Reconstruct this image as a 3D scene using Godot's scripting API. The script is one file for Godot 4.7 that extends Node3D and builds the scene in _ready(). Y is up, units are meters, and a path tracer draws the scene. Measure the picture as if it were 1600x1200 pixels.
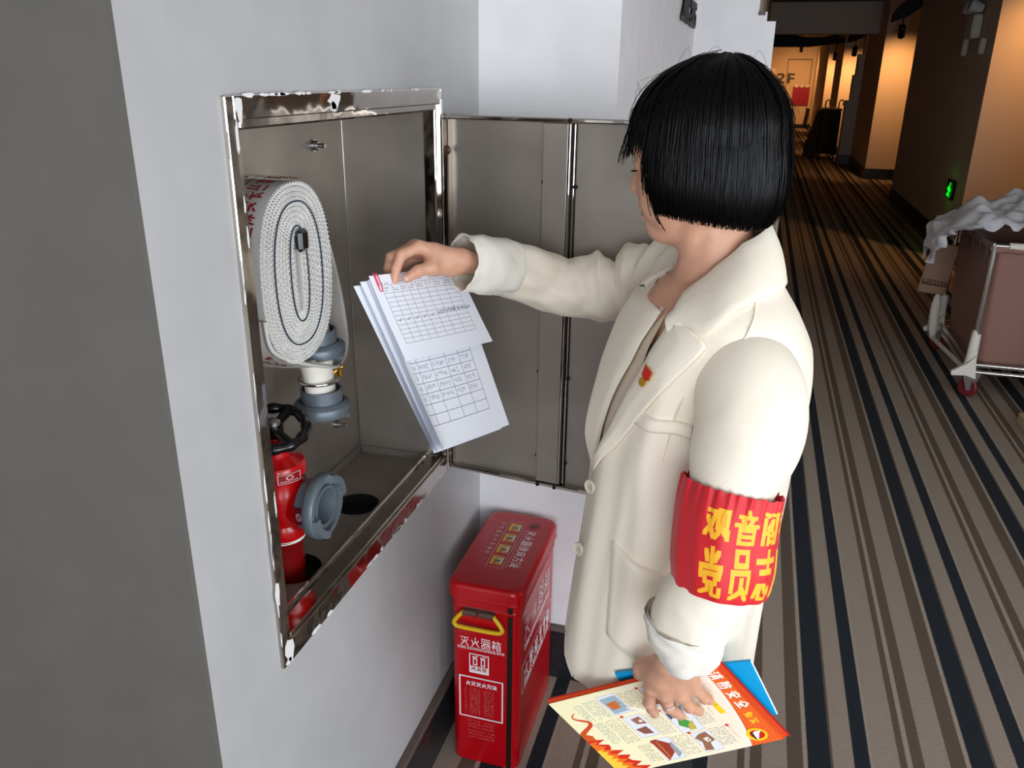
extends Node3D
# A hotel corridor: a woman in a cream blazer checks a recessed fire hose cabinet.

var M := {}

func _ready() -> void:
	# camera, sky, exposure
	var cam := Camera3D.new()
	cam.name = "camera"
	cam.fov = 50.06
	cam.near = 0.02
	cam.far = 80.0
	cam.transform = Transform3D(Basis(Vector3(0.9604, 0.0111, -0.2785), Vector3(-0.1078, 0.9359, -0.3353), Vector3(0.2569, 0.352, 0.9001)).orthonormalized(), Vector3(0, 1.55, 0))
	add_child(cam)
	cam.current = true
	var env := Environment.new()
	env.background_mode = Environment.BG_SKY
	var sky := Sky.new()
	var sm := ProceduralSkyMaterial.new()
	sm.sky_top_color = Color(0.62, 0.72, 0.86)
	sm.sky_horizon_color = Color(0.86, 0.9, 0.95)
	sm.ground_bottom_color = Color(0.5, 0.5, 0.5)
	sm.ground_horizon_color = Color(0.75, 0.77, 0.78)
	sm.sky_energy_multiplier = 1.0
	sky.sky_material = sm
	env.sky = sky
	env.background_energy_multiplier = 2.0
	env.ambient_light_source = Environment.AMBIENT_SOURCE_DISABLED
	env.tonemap_mode = Environment.TONE_MAPPER_LINEAR
	env.tonemap_exposure = 1.0
	env.sdfgi_enabled = true
	env.ssao_enabled = true
	env.ssil_enabled = true
	var we := WorldEnvironment.new()
	we.name = "world_environment"
	we.environment = env
	add_child(we)
	# daylight entering at the two big windows behind and beside the viewer
	day_light("daylight_back", Vector3(1.1, 1.25, 2.56), Vector3(0, 0, -1), Vector2(2.3, 1.8), 9.5)
	day_light("daylight_side", Vector3(3.36, 1.25, 0.9), Vector3(-1, 0, 0), Vector2(2.4, 1.8), 12.5)
	materials()
	build_room()
	build_corridor()
	build_cabinet()
	build_hydrant()
	build_hose()
	build_extinguisher_box()
	build_person()
	build_papers()
	build_cart()

func day_light(called: String, at: Vector3, towards: Vector3, size: Vector2, energy: float) -> void:
	var l := AreaLight3D.new()
	l.name = called
	l.area_size = size
	l.area_normalize_energy = true
	l.light_energy = energy
	l.light_color = Color(0.94, 0.97, 1.0)
	l.area_range = 40.0
	l.area_attenuation = 2.0
	l.shadow_enabled = true
	l.transform = Transform3D(Basis.looking_at(towards, Vector3.UP), at)
	add_child(l)

func materials() -> void:
	M.wall_shaded = mat(Color(0.70, 0.695, 0.695), 0.42)  # the same white paint as M.wall, greyed to stand in for shade
	noisy(M.wall_shaded, 2.0, 0.04, 0.02)
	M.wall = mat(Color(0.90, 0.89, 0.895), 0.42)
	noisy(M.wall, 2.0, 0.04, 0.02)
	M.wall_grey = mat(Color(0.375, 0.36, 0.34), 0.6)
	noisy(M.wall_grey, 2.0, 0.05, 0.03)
	M.wall_tan = mat(Color(0.82, 0.76, 0.70), 0.75)
	M.wall_dark = mat(Color(0.46, 0.41, 0.36), 0.8)
	M.wall_pale = mat(Color(0.80, 0.77, 0.72), 0.8)
	M.ceiling = mat(Color(0.42, 0.39, 0.35), 0.9)
	M.ceiling_white = mat(Color(0.75, 0.74, 0.72), 0.9)
	M.tile = mat(Color(0.15, 0.16, 0.175), 0.32)
	noisy(M.tile, 6.0, 0.25, 0.05)
	M.ledge = mat(Color(0.36, 0.31, 0.28), 0.6)
	M.eave = mat(Color(0.035, 0.03, 0.03), 0.7)
	M.steel = mat(Color(0.645, 0.61, 0.575), 0.40, 0.65)
	noisy(M.steel, 1.6, 0.12, 0.0)
	M.polished = mat(Color(0.72, 0.69, 0.66), 0.1, 1.0)
	wavy(M.polished, 0.35)
	M.polished.uv1_scale = Vector3(0.9, 0.9, 0.9)
	M.darksteel = mat(Color(0.09, 0.085, 0.08), 0.4, 0.6)
	M.bolt = mat(Color(0.7, 0.7, 0.7), 0.25, 1.0)
	M.brass = mat(Color(0.75, 0.56, 0.25), 0.28, 1.0)
	M.red_paint = mat(Color(0.72, 0.03, 0.05), 0.22)
	M.red_box = mat(Color(0.70, 0.02, 0.07), 0.25)
	M.pipe_red = mat(Color(0.45, 0.04, 0.05), 0.25)
	M.black = mat(Color(0.02, 0.02, 0.022), 0.22)
	M.hole = mat(Color(0.015, 0.015, 0.015), 0.9)  # near-black, stands in for the shade inside holes
	M.alloy = mat(Color(0.42, 0.46, 0.49), 0.45, 0.35)
	M.yellow = mat(Color(0.86, 0.70, 0.05), 0.35)
	M.bracket = mat(Color(0.36, 0.27, 0.23), 0.4, 0.3)
	M.white_paint = mat(Color(0.88, 0.87, 0.86), 0.6)
	M.skin = mat(Color(0.83, 0.62, 0.51), 0.48)
	M.skin.subsurf_scatter_enabled = true
	M.skin.subsurf_scatter_strength = 0.12
	noisy(M.skin, 14.0, 0.07, 0.02)
	M.lip = mat(Color(0.64, 0.30, 0.29), 0.4)
	M.nail = mat(Color(0.86, 0.66, 0.58), 0.25)
	M.hair = mat(Color(0.008, 0.007, 0.008), 0.30)
	M.hair.metallic_specular = 0.24
	M.hair.cull_mode = BaseMaterial3D.CULL_DISABLED
	M.cloth = mat(Color(0.93, 0.885, 0.81), 0.75)
	M.cloth.cull_mode = BaseMaterial3D.CULL_DISABLED
	M.cloth.rim_enabled = true
	M.cloth.rim = 0.2
	weave(M.cloth, 260.0, 0.02)
	M.lining = mat(Color(0.905, 0.88, 0.835), 0.8)
	M.lining.cull_mode = BaseMaterial3D.CULL_DISABLED
	M.blouse = mat(Color(0.86, 0.79, 0.70), 0.8)
	M.blouse.cull_mode = BaseMaterial3D.CULL_DISABLED
	M.button = mat(Color(0.84, 0.80, 0.72), 0.3)
	M.trousers = mat(Color(0.02, 0.02, 0.022), 0.8)
	M.shoe = mat(Color(0.03, 0.028, 0.028), 0.3)
	M.silver = mat(Color(0.85, 0.85, 0.85), 0.15, 1.0)
	M.gold = mat(Color(0.85, 0.65, 0.25), 0.25, 0.9)
	M.flag = mat(Color(0.75, 0.05, 0.05), 0.25)
	M.paper = mat(Color(0.93, 0.94, 0.97), 0.8)
	M.paper.cull_mode = BaseMaterial3D.CULL_DISABLED
	M.cyan = mat(Color(0.02, 0.62, 0.85), 0.45)
	M.pink = mat(Color(0.9, 0.25, 0.4), 0.4)
	M.bag = mat(Color(0.58, 0.43, 0.38), 0.85)
	M.bag.cull_mode = BaseMaterial3D.CULL_DISABLED
	weave(M.bag, 120.0, 0.03)
	M.linen = mat(Color(0.86, 0.86, 0.88), 0.9)
	M.linen.cull_mode = BaseMaterial3D.CULL_DISABLED
	M.wheel = mat(Color(0.42, 0.10, 0.12), 0.5)
	M.carton = mat(Color(0.75, 0.66, 0.54), 0.8)
	M.sign_black = mat(Color(0.05, 0.045, 0.045), 0.5)
	M.trolley = mat(Color(0.015, 0.014, 0.014), 0.8)
	M.glass = mat(Color(0.95, 0.98, 1.0, 0.06), 0.02)
	M.glass.transparency = BaseMaterial3D.TRANSPARENCY_ALPHA
	M.frame_white = mat(Color(0.8, 0.8, 0.8), 0.4)

# ---------- materials ----------
func mat(c: Color, rough: float, metal := 0.0) -> StandardMaterial3D:
	var m := StandardMaterial3D.new()
	m.albedo_color = c
	m.roughness = rough
	m.metallic = metal
	return m

func noise_tex(freq: float, lo: float, hi: float, size := 256, kind := FastNoiseLite.TYPE_SIMPLEX_SMOOTH, sd := 3) -> NoiseTexture2D:
	var t := NoiseTexture2D.new()
	t.width = size
	t.height = size
	t.seamless = true
	var n := FastNoiseLite.new()
	n.noise_type = kind
	n.seed = sd
	n.frequency = freq
	n.fractal_octaves = 4
	t.noise = n
	var g := Gradient.new()
	g.colors = PackedColorArray([Color(lo, lo, lo), Color(hi, hi, hi)])
	t.color_ramp = g
	return t

func noisy(m: StandardMaterial3D, per_m: float, amount: float, bump: float) -> void:
	m.uv1_triplanar = true
	m.uv1_world_triplanar = true
	m.uv1_scale = Vector3.ONE * per_m
	m.albedo_texture = noise_tex(0.012, 1.0 - amount, 1.0)
	if bump > 0.0:
		m.heightmap_enabled = true
		m.heightmap_scale = bump
		m.heightmap_texture = noise_tex(0.06, 0.0, 1.0, 256, FastNoiseLite.TYPE_SIMPLEX_SMOOTH, 9)

func wavy(m: StandardMaterial3D, bump: float) -> void:
	m.uv1_triplanar = true
	m.uv1_world_triplanar = true
	m.uv1_scale = Vector3.ONE * 2.4
	m.heightmap_enabled = true
	m.heightmap_scale = bump
	m.heightmap_texture = noise_tex(0.02, 0.0, 1.0, 256, FastNoiseLite.TYPE_SIMPLEX_SMOOTH, 21)

func weave(m: StandardMaterial3D, per_m: float, bump: float) -> void:
	var im := Image.create(16, 16, false, Image.FORMAT_RGBA8)
	for y in 16:
		for x in 16:
			var k := 0.5 + 0.25 * sin((x + y) * TAU / 8.0) + 0.2 * sin((x - y) * TAU / 16.0)
			im.set_pixel(x, y, Color(k, k, k))
	m.uv1_triplanar = true
	m.uv1_scale = Vector3.ONE * per_m * 0.25
	m.heightmap_enabled = true
	m.heightmap_scale = bump
	m.heightmap_texture = ImageTexture.create_from_image(im)

# ---------- meshes ----------
class MB:
	var org := Vector3.ZERO
	var v := PackedVector3Array()
	var n := PackedVector3Array()
	var t := PackedVector2Array()
	var i := PackedInt32Array()

	func _init(o := Vector3.ZERO) -> void:
		org = o

	func vert(p: Vector3, nn: Vector3, uv := Vector2.ZERO) -> int:
		v.append(p - org)
		n.append(nn)
		t.append(uv)
		return v.size() - 1

	func tri(a: int, b: int, c: int) -> void:
		var g := (v[c] - v[a]).cross(v[b] - v[a])
		if g.dot(n[a] + n[b] + n[c]) < 0.0:
			i.append_array([a, c, b])
		else:
			i.append_array([a, b, c])

	func face(pts: Array, nn: Vector3, uvs := []) -> void:
		var k := v.size()
		for q in pts.size():
			vert(pts[q], nn, uvs[q] if uvs.size() else Vector2.ZERO)
		for q in range(1, pts.size() - 1):
			tri(k, k + q, k + q + 1)

	# a smooth surface over rows of points
	func grid(rows: Array, close_u := false, u0 := 0.0, u1 := 1.0, v0 := 0.0, v1 := 1.0) -> void:
		var nr := rows.size()
		var nc: int = rows[0].size()
		var nor := PackedVector3Array()
		nor.resize(nr * nc)
		var mid := Vector3.ZERO
		for r in nr:
			for c in nc:
				mid += rows[r][c]
		mid /= nr * nc
		var total := 0.0
		for r in nr:
			for c in nc:
				var rm: int = maxi(r - 1, 0)
				var rp: int = mini(r + 1, nr - 1)
				var cm: int = c - 1
				var cp: int = c + 1
				if close_u:
					if cm < 0:
						cm = nc - 2
					if cp > nc - 1:
						cp = 1
				else:
					cm = maxi(cm, 0)
					cp = mini(cp, nc - 1)
				var du: Vector3 = rows[r][cp] - rows[r][cm]
				var dv: Vector3 = rows[rp][c] - rows[rm][c]
				var q := du.cross(dv)
				if q.length_squared() < 1e-18:
					q = (rows[r][c] - mid) * 1e-9
				nor[r * nc + c] = q.normalized()
				total += q.normalized().dot(rows[r][c] - mid)
		var s := -1.0 if total < 0.0 else 1.0
		var k := v.size()
		for r in nr:
			for c in nc:
				vert(rows[r][c], nor[r * nc + c] * s, Vector2(lerpf(u0, u1, float(c) / (nc - 1)), lerpf(v0, v1, float(r) / (nr - 1))))
		for r in nr - 1:
			for c in nc - 1:
				var a := k + r * nc + c
				tri(a, a + 1, a + nc + 1)
				tri(a, a + nc + 1, a + nc)

	func box(c: Vector3, size: Vector3, bev := 0.0, b := Basis.IDENTITY) -> void:
		var h := size * 0.5
		bev = minf(bev, minf(h.x, minf(h.y, h.z)) * 0.9)
		for a in 3:
			var p := (a + 1) % 3
			var q := (a + 2) % 3
			for s in [-1.0, 1.0]:
				var nn := Vector3.ZERO
				nn[a] = s
				var pts := []
				for w in [[-1, -1], [1, -1], [1, 1], [-1, 1]]:
					var x := Vector3.ZERO
					x[a] = s * h[a]
					x[p] = w[0] * (h[p] - bev)
					x[q] = w[1] * (h[q] - bev)
					pts.append(c + b * x)
				face(pts, b * nn, [Vector2(0, 1), Vector2(1, 1), Vector2(1, 0), Vector2(0, 0)])
		if bev <= 0.0:
			return
		for a in 3:
			var p := (a + 1) % 3
			var q := (a + 2) % 3
			for s in [-1.0, 1.0]:
				for r in [-1.0, 1.0]:
					var nn := Vector3.ZERO
					nn[p] = s
					nn[q] = r
					var pts := []
					for w in [[-1, 0], [1, 0], [1, 1], [-1, 1]]:
						var x := Vector3.ZERO
						x[a] = w[0] * (h[a] - bev)
						x[p] = s * (h[p] - (bev if w[1] else 0.0))
						x[q] = r * (h[q] - (0.0 if w[1] else bev))
						pts.append(c + b * x)
					face(pts, (b * nn).normalized())
		for x in [-1.0, 1.0]:
			for y in [-1.0, 1.0]:
				for z in [-1.0, 1.0]:
					var sg := Vector3(x, y, z)
					var pts := []
					for a in 3:
						var w := Vector3.ZERO
						for e in 3:
							w[e] = sg[e] * (h[e] - (0.0 if e == a else bev))
						pts.append(c + b * w)
					face(pts, (b * sg).normalized())

	func span(lo: Vector3, hi: Vector3, bev := 0.0) -> void:
		box((lo + hi) * 0.5, (hi - lo).abs(), bev)

	# turned about the local y axis; profile of Vector2(radius, height); breaks at sharp corners
	func lathe(profile: Array, xf: Transform3D, segs := 24, from := 0.0, to := TAU) -> void:
		var part := []
		for k in profile.size():
			part.append(profile[k])
			var sharp := k == profile.size() - 1
			if k > 0 and k < profile.size() - 1:
				var d0: Vector2 = (profile[k] - profile[k - 1]).normalized()
				var d1: Vector2 = (profile[k + 1] - profile[k]).normalized()
				sharp = d0.dot(d1) < 0.8
			if sharp and part.size() > 1:
				_turn(part, xf, segs, from, to)
				part = [profile[k]]

	func _turn(part: Array, xf: Transform3D, segs: int, from: float, to: float) -> void:
		var k := v.size()
		var nc := segs + 1
		for r in part.size():
			var d: Vector2
			if r == 0:
				d = part[1] - part[0]
			elif r == part.size() - 1:
				d = part[r] - part[r - 1]
			else:
				d = (part[r] - part[r - 1]).normalized() + (part[r + 1] - part[r]).normalized()
			var nn := Vector2(d.y, -d.x).normalized()
			for c in nc:
				var a := lerpf(from, to, float(c) / segs)
				var p: Vector2 = part[r]
				vert(xf * Vector3(p.x * cos(a), p.y, p.x * sin(a)), (xf.basis * Vector3(nn.x * cos(a), nn.y, nn.x * sin(a))).normalized(), Vector2(float(c) / segs, float(r) / (part.size() - 1)))
		for r in part.size() - 1:
			for c in segs:
				var a := k + r * nc + c
				tri(a, a + 1, a + nc + 1)
				tri(a, a + nc + 1, a + nc)

	# a tube along a path; rad is a number or one per point; flat end caps
	func tube(path: Array, rad, segs := 10, closed := false, squash := 1.0, ref := Vector3.ZERO) -> void:
		var rows := []
		var m := path.size()
		var e1 := Vector3.ZERO
		for k in m:
			var a: Vector3 = path[k - 1] if k > 0 else (path[m - 2] if closed else path[0])
			var b: Vector3 = path[k + 1] if k < m - 1 else (path[1] if closed else path[m - 1])
			var tg := (b - a).normalized()
			if e1 == Vector3.ZERO:
				e1 = ref if ref != Vector3.ZERO else (Vector3.UP if absf(tg.y) < 0.8 else Vector3.RIGHT)
			if ref != Vector3.ZERO:
				e1 = ref
			e1 = (e1 - tg * e1.dot(tg)).normalized()
			var e2 := tg.cross(e1)
			var rr: float = rad[k] if rad is Array or rad is PackedFloat32Array else rad
			var row := PackedVector3Array()
			for c in segs + 1:
				var th := TAU * c / segs
				row.append(path[k] + e1 * cos(th) * rr * squash + e2 * sin(th) * rr)
			rows.append(row)
		grid(rows, true)
		if not closed:
			for e in [0, m - 1]:
				var w: Vector3 = (path[0] - path[1]) if e == 0 else (path[m - 1] - path[m - 2])
				var pts := []
				for c in segs:
					pts.append(rows[e][c])
				face(pts, w.normalized())

	# a flat outline in the xy plane of xf, from z = 0 to z = depth
	func prism(poly: PackedVector2Array, depth: float, xf := Transform3D.IDENTITY) -> void:
		var tris := Geometry2D.triangulate_polygon(poly)
		for z in [0.0, depth]:
			var nn := xf.basis * Vector3(0, 0, signf(z - depth * 0.5) * 1.0)
			if z == 0.0:
				nn = xf.basis * Vector3(0, 0, -signf(depth))
			else:
				nn = xf.basis * Vector3(0, 0, signf(depth))
			var k := v.size()
			for p in poly:
				vert(xf * Vector3(p.x, p.y, z), nn.normalized())
			for q in range(0, tris.size(), 3):
				tri(k + tris[q], k + tris[q + 1], k + tris[q + 2])
		var sgn := -1.0 if Geometry2D.is_polygon_clockwise(poly) else 1.0
		for q in poly.size():
			var a := poly[q]
			var b := poly[(q + 1) % poly.size()]
			var d := (b - a).normalized()
			face([xf * Vector3(a.x, a.y, 0), xf * Vector3(b.x, b.y, 0), xf * Vector3(b.x, b.y, depth), xf * Vector3(a.x, a.y, depth)], (xf.basis * (Vector3(d.y, -d.x, 0) * sgn)).normalized())

	func mesh(m: Material) -> ArrayMesh:
		var a := []
		a.resize(Mesh.ARRAY_MAX)
		a[Mesh.ARRAY_VERTEX] = v
		a[Mesh.ARRAY_NORMAL] = n
		a[Mesh.ARRAY_TEX_UV] = t
		a[Mesh.ARRAY_INDEX] = i
		var am := ArrayMesh.new()
		am.add_surface_from_arrays(Mesh.PRIMITIVE_TRIANGLES, a)
		am.surface_set_material(0, m)
		return am

# a signed distance field on a grid, meshed as surface nets
class Field:
	var lo := Vector3.ZERO
	var h := 0.01
	var nx := 0
	var ny := 0
	var nz := 0
	var f := PackedFloat32Array()

	func _init(a: Vector3, b: Vector3, cell: float) -> void:
		lo = a
		h = cell
		nx = int(ceil((b.x - a.x) / cell)) + 1
		ny = int(ceil((b.y - a.y) / cell)) + 1
		nz = int(ceil((b.z - a.z) / cell)) + 1
		f.resize(nx * ny * nz)
		f.fill(1.0)

	func bone(a: Vector3, b: Vector3, ra: float, rb: float, k := 0.01) -> void:
		var m := maxf(ra, rb) + maxf(k, 2.5 * h)
		var p0 := (Vector3(minf(a.x, b.x), minf(a.y, b.y), minf(a.z, b.z)) - Vector3.ONE * m - lo) / h
		var p1 := (Vector3(maxf(a.x, b.x), maxf(a.y, b.y), maxf(a.z, b.z)) + Vector3.ONE * m - lo) / h
		var ba := b - a
		var bb := maxf(ba.length_squared(), 1e-12)
		for z in range(maxi(0, int(p0.z)), mini(nz, int(p1.z) + 2)):
			for y in range(maxi(0, int(p0.y)), mini(ny, int(p1.y) + 2)):
				var o := (z * ny + y) * nx
				for x in range(maxi(0, int(p0.x)), mini(nx, int(p1.x) + 2)):
					var pa := lo + Vector3(x, y, z) * h - a
					var q := clampf(pa.dot(ba) / bb, 0.0, 1.0)
					var d := (pa - ba * q).length() - (ra + (rb - ra) * q)
					var e := f[o + x]
					var w := maxf(k - absf(d - e), 0.0) / k
					f[o + x] = minf(d, e) - w * w * k * 0.25

	func ball(c: Vector3, r: Vector3, k := 0.01, cut := false, bs := Basis.IDENTITY) -> void:
		var m := maxf(r.x, maxf(r.y, r.z)) + maxf(k, 2.5 * h)
		var p0 := (c - Vector3.ONE * m - lo) / h
		var p1 := (c + Vector3.ONE * m - lo) / h
		var inv := bs.inverse()
		for z in range(maxi(0, int(p0.z)), mini(nz, int(p1.z) + 2)):
			for y in range(maxi(0, int(p0.y)), mini(ny, int(p1.y) + 2)):
				var o := (z * ny + y) * nx
				for x in range(maxi(0, int(p0.x)), mini(nx, int(p1.x) + 2)):
					var p := inv * (lo + Vector3(x, y, z) * h - c)
					var k0 := (p / r).length()
					var k1 := (p / (r * r)).length()
					var d := k0 * (k0 - 1.0) / maxf(k1, 1e-9)
					var e := f[o + x]
					if cut:
						d = -d
						var w := maxf(k - absf(d - e), 0.0) / k
						f[o + x] = maxf(d, e) + w * w * k * 0.25
					else:
						var w := maxf(k - absf(d - e), 0.0) / k
						f[o + x] = minf(d, e) - w * w * k * 0.25

	func to(mb: MB) -> void:
		var at := PackedInt32Array()
		at.resize(f.size())
		at.fill(-1)
		var sy := nx
		var sz := nx * ny
		var offs := PackedInt32Array([0, 1, sy, sy + 1, sz, sz + 1, sz + sy, sz + sy + 1])
		for z in nz - 1:
			for y in ny - 1:
				var o := z * sz + y * sy
				for x in nx - 1:
					var b := o + x
					if absf(f[b]) > h * 3.0:
						continue
					var neg := 0
					for q in 8:
						if f[b + offs[q]] < 0.0:
							neg += 1
					if neg == 0 or neg == 8:
						continue
					var s := Vector3.ZERO
					var cnt := 0
					for q in 8:
						for ax in 3:
							var bit: int = 1 << ax
							if q & bit:
								continue
							var f0 := f[b + offs[q]]
							var f1 := f[b + offs[q | bit]]
							if (f0 < 0.0) != (f1 < 0.0):
								var p := Vector3(q & 1, (q >> 1) & 1, (q >> 2) & 1)
								p[ax] += f0 / (f0 - f1)
								s += p
								cnt += 1
					s /= cnt
					var fx := (f[b + 1] - f[b]) * (1 - s.y) * (1 - s.z) + (f[b + sy + 1] - f[b + sy]) * s.y * (1 - s.z) + (f[b + sz + 1] - f[b + sz]) * (1 - s.y) * s.z + (f[b + sz + sy + 1] - f[b + sz + sy]) * s.y * s.z
					var fy := (f[b + sy] - f[b]) * (1 - s.x) * (1 - s.z) + (f[b + sy + 1] - f[b + 1]) * s.x * (1 - s.z) + (f[b + sz + sy] - f[b + sz]) * (1 - s.x) * s.z + (f[b + sz + sy + 1] - f[b + sz + 1]) * s.x * s.z
					var fz := (f[b + sz] - f[b]) * (1 - s.x) * (1 - s.y) + (f[b + sz + 1] - f[b + 1]) * s.x * (1 - s.y) + (f[b + sz + sy] - f[b + sy]) * (1 - s.x) * s.y + (f[b + sz + sy + 1] - f[b + sy + 1]) * s.x * s.y
					at[b] = mb.vert(lo + (Vector3(x, y, z) + s) * h, Vector3(fx, fy, fz).normalized())
		for z in range(1, nz - 1):
			for y in range(1, ny - 1):
				for x in range(1, nx - 1):
					var b := z * sz + y * sy + x
					if at[b] < 0:
						continue
					var s0 := f[b] < 0.0
					if s0 != (f[b + 1] < 0.0):
						_quad(mb, at[b - sy - sz], at[b - sz], at[b], at[b - sy])
					if s0 != (f[b + sy] < 0.0):
						_quad(mb, at[b - 1 - sz], at[b - sz], at[b], at[b - 1])
					if s0 != (f[b + sz] < 0.0):
						_quad(mb, at[b - 1 - sy], at[b - sy], at[b], at[b - 1])

	func _quad(mb: MB, a: int, b: int, c: int, d: int) -> void:
		if a < 0 or b < 0 or c < 0 or d < 0:
			return
		mb.tri(a, b, c)
		mb.tri(a, c, d)

# ---------- naming ----------
var taken := {}

func numbered(called: String) -> String:
	var k: int = taken.get(called, 0)
	taken[called] = k + 1
	return called if k == 0 else "%s_%03d" % [called, k]

func tag(o: Node, label: String, category := "", group := "", kind := "") -> void:
	if label:
		o.set_meta("label", label)
	if category:
		o.set_meta("category", category)
	if group:
		o.set_meta("group", group)
	if kind:
		o.set_meta("kind", kind)

func thing(called: String, label: String, category: String, at: Vector3, group := "") -> Node3D:
	var o := Node3D.new()
	o.name = numbered(called)
	o.position = at
	add_child(o)
	tag(o, label, category, group)
	return o

func obj(called: String, mb: MB, m: Material, parent: Node3D = null) -> MeshInstance3D:
	var o := MeshInstance3D.new()
	o.mesh = mb.mesh(m)
	if parent == null:
		o.name = numbered(called)
		o.position = mb.org
		add_child(o)
	else:
		var k := 0
		var nm := called
		while parent.has_node(nm):
			k += 1
			nm = "%s_%03d" % [called, k]
		o.name = nm
		parent.add_child(o, true)
	return o

func struct(called: String, mb: MB, m: Material, label := "") -> MeshInstance3D:
	var o := obj(called, mb, m)
	o.set_meta("kind", "structure")
	if label:
		o.set_meta("label", label)
	return o

func letters(called: String, text: String, height: float, xf: Transform3D, m: Material, parent: Node3D = null, face_name := "Droid Sans", width := 1.0, depth := 0.0008) -> MeshInstance3D:
	var tm := TextMesh.new()
	var sf := SystemFont.new()
	sf.font_names = PackedStringArray([face_name])
	sf.font_weight = 700
	tm.font = sf
	tm.text = text
	tm.font_size = 32
	tm.pixel_size = height / 23.0
	tm.depth = depth
	tm.curve_step = 1.0
	tm.material = m
	var o := MeshInstance3D.new()
	o.mesh = tm
	o.name = called if parent else numbered(called)
	o.transform = xf.scaled_local(Vector3(width, 1, 1))
	if parent:
		parent.add_child(o, true)
	else:
		add_child(o, true)
	return o

# a smooth curve through points
func smooth(pts: Array, per := 6) -> Array:
	var out := []
	for k in pts.size() - 1:
		var a = pts[maxi(k - 1, 0)]
		var d = pts[mini(k + 2, pts.size() - 1)]
		for q in per:
			out.append(pts[k].cubic_interpolate(pts[k + 1], a, d, float(q) / per))
	out.append(pts[-1])
	return out

func curve_at(keys: Array, x: float) -> float:   # keys of Vector2(x, value), rising x
	if x <= keys[0].x:
		return keys[0].y
	for k in keys.size() - 1:
		if x <= keys[k + 1].x:
			var q: float = (x - keys[k].x) / (keys[k + 1].x - keys[k].x)
			return cubic_interpolate(keys[k].y, keys[k + 1].y, keys[maxi(k - 1, 0)].y, keys[mini(k + 2, keys.size() - 1)].y, q)
	return keys[-1].y

func line_at(keys: Array, x: float) -> float:
	if x <= keys[0].x:
		return keys[0].y
	for k in keys.size() - 1:
		if x <= keys[k + 1].x:
			return lerpf(keys[k].y, keys[k + 1].y, (x - keys[k].x) / (keys[k + 1].x - keys[k].x))
	return keys[-1].y

# ---------- lettering and printed pictures ----------
# strokes of characters on a 16 x 16 field: two hex digits per corner, one run per stroke
var STROKES := {
	"观": "1363490d 166e 828a 82e2ea b4b89c7e cadcecfefb", "音": "7082 23d3 4456 b496 07f7 393f 39d9df 3cdc 3fdf",
	"阁": "1031 131f 50e0efcf 7347 64a43a 57cb 5b5f 5babaf 5eae", "社": "3041 04640a 353f 5769 95f5 b0be 7efe",
	"党": "8084 4153 c1a3 1815 15e5d8 4747 4a47b7ba 4aba 6a6d1f 9a9eafefec", "员": "4044 40b0b4 44b4 262c 26d6dc 888c2f 9bdf",
	"志": "03f3 8086 36c6 2a0e 4a4e5fbfbc 7a9c cbed", "愿": "11f1 11180f 8273 434a 43c3ca 46c6 4aca 6c6c 2d1f 5c5fbfbd 8c9e cded",
	"灭": "12e2 3659 d5b8 82882f 88ef", "火": "2549 d5b8 80872f 87ef", "器": "1014646010 9094e4e090 07f7 76781b 87fb b4c5 1b1f6f6b1b 9b9fefeb9b",
	"箱": "3013 2262 4354 a083 92f2 b3c4 0767 353f 370c 386b 868f 86e6ef 89e9 8cec 8fef", "使": "4008 262f 63f3 7579e9e575 a0a96f 79ff",
	"用": "222b1f 22d2df 27d7 2bdb 828e", "方": "7092 03f3 63671f 68d8ce9f", "法": "1132 0526 0f3a 74e4 a0a8 58f8 b86dee bbef",
	"警": "0161 2023 5053 1454 1565 36c6 82e2 a085d5 08f8 3ac3 3aca 3ccc 3e3f 3fcf cecf", "两": "02f2 151f 15e5efcf 62675b 92978b 676b 979b",
	"具": "303b 30c0cb 33c3 36c6 39c9 0bfb 4c1f bcef", "装": "3037 0151 0463 72f2 b0b6 76f6 07f7 77781c 5a5f8d 88ef",
	"灾": "7082 1412e2e4 3758 d7b9 86892f 89ef", "消": "1132 0526 0f3a b0b5 7193 f1d3 767f 76e6ef 79e9 7cec", "防": "101f 10503454580a a0b2 63f3 95976f 97e7dfbf", "安": "7082 1214 12e2e4 654adf 07f7 b78c1f",
	"全": "8007 80f7 38c8 888f 3bcb 0fff", "知": "3006 1363 0767 353f 376b 858e 85e5ee 8ded", "识": "1132 0535 3d5b 738a 73e373 7aea 9b7f cbef",
	"涤": "1132 0526 0f3a 9063 72d25a 74f9 59f9 a9af 7b6d cbed", "纶": "402549 0969 4c0e a066 a0f6 c98b 8889 8aeded", "长": "c152 07f7 505f8d 57ff", "丝": "402648 0868 c0a6c8 88e8 0eff",
	"专": "24d4 07f7 7268 68c89e 6bae", "供": "4008 262f 63f3 808a c0ca 5afa 8c6f bcef",
}

func stroke(im: Image, a: Vector2, b: Vector2, w: float, c: Color) -> void:
	var n := int(maxf(absf(b.x - a.x), absf(b.y - a.y)) / maxf(w * 0.35, 0.7)) + 1
	var k := maxi(1, int(round(w)))
	for q in n + 1:
		var p := a.lerp(b, float(q) / n)
		im.fill_rect(Rect2i(int(round(p.x - k * 0.5)), int(round(p.y - k * 0.5)), k, k), c)

func glyph(im: Image, ch: String, box: Rect2, w: float, c: Color) -> void:
	for run in String(STROKES.get(ch, "03f3 808f 36c6 3bcb 363f c6cf")).split(" "):
		var last := Vector2(-1, -1)
		for k in range(0, run.length() - 1, 2):
			var p := box.position + Vector2(run[k].hex_to_int(), run[k + 1].hex_to_int()) / 15.0 * box.size
			if last.x >= 0.0:
				stroke(im, last, p, w, c)
			last = p

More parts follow.
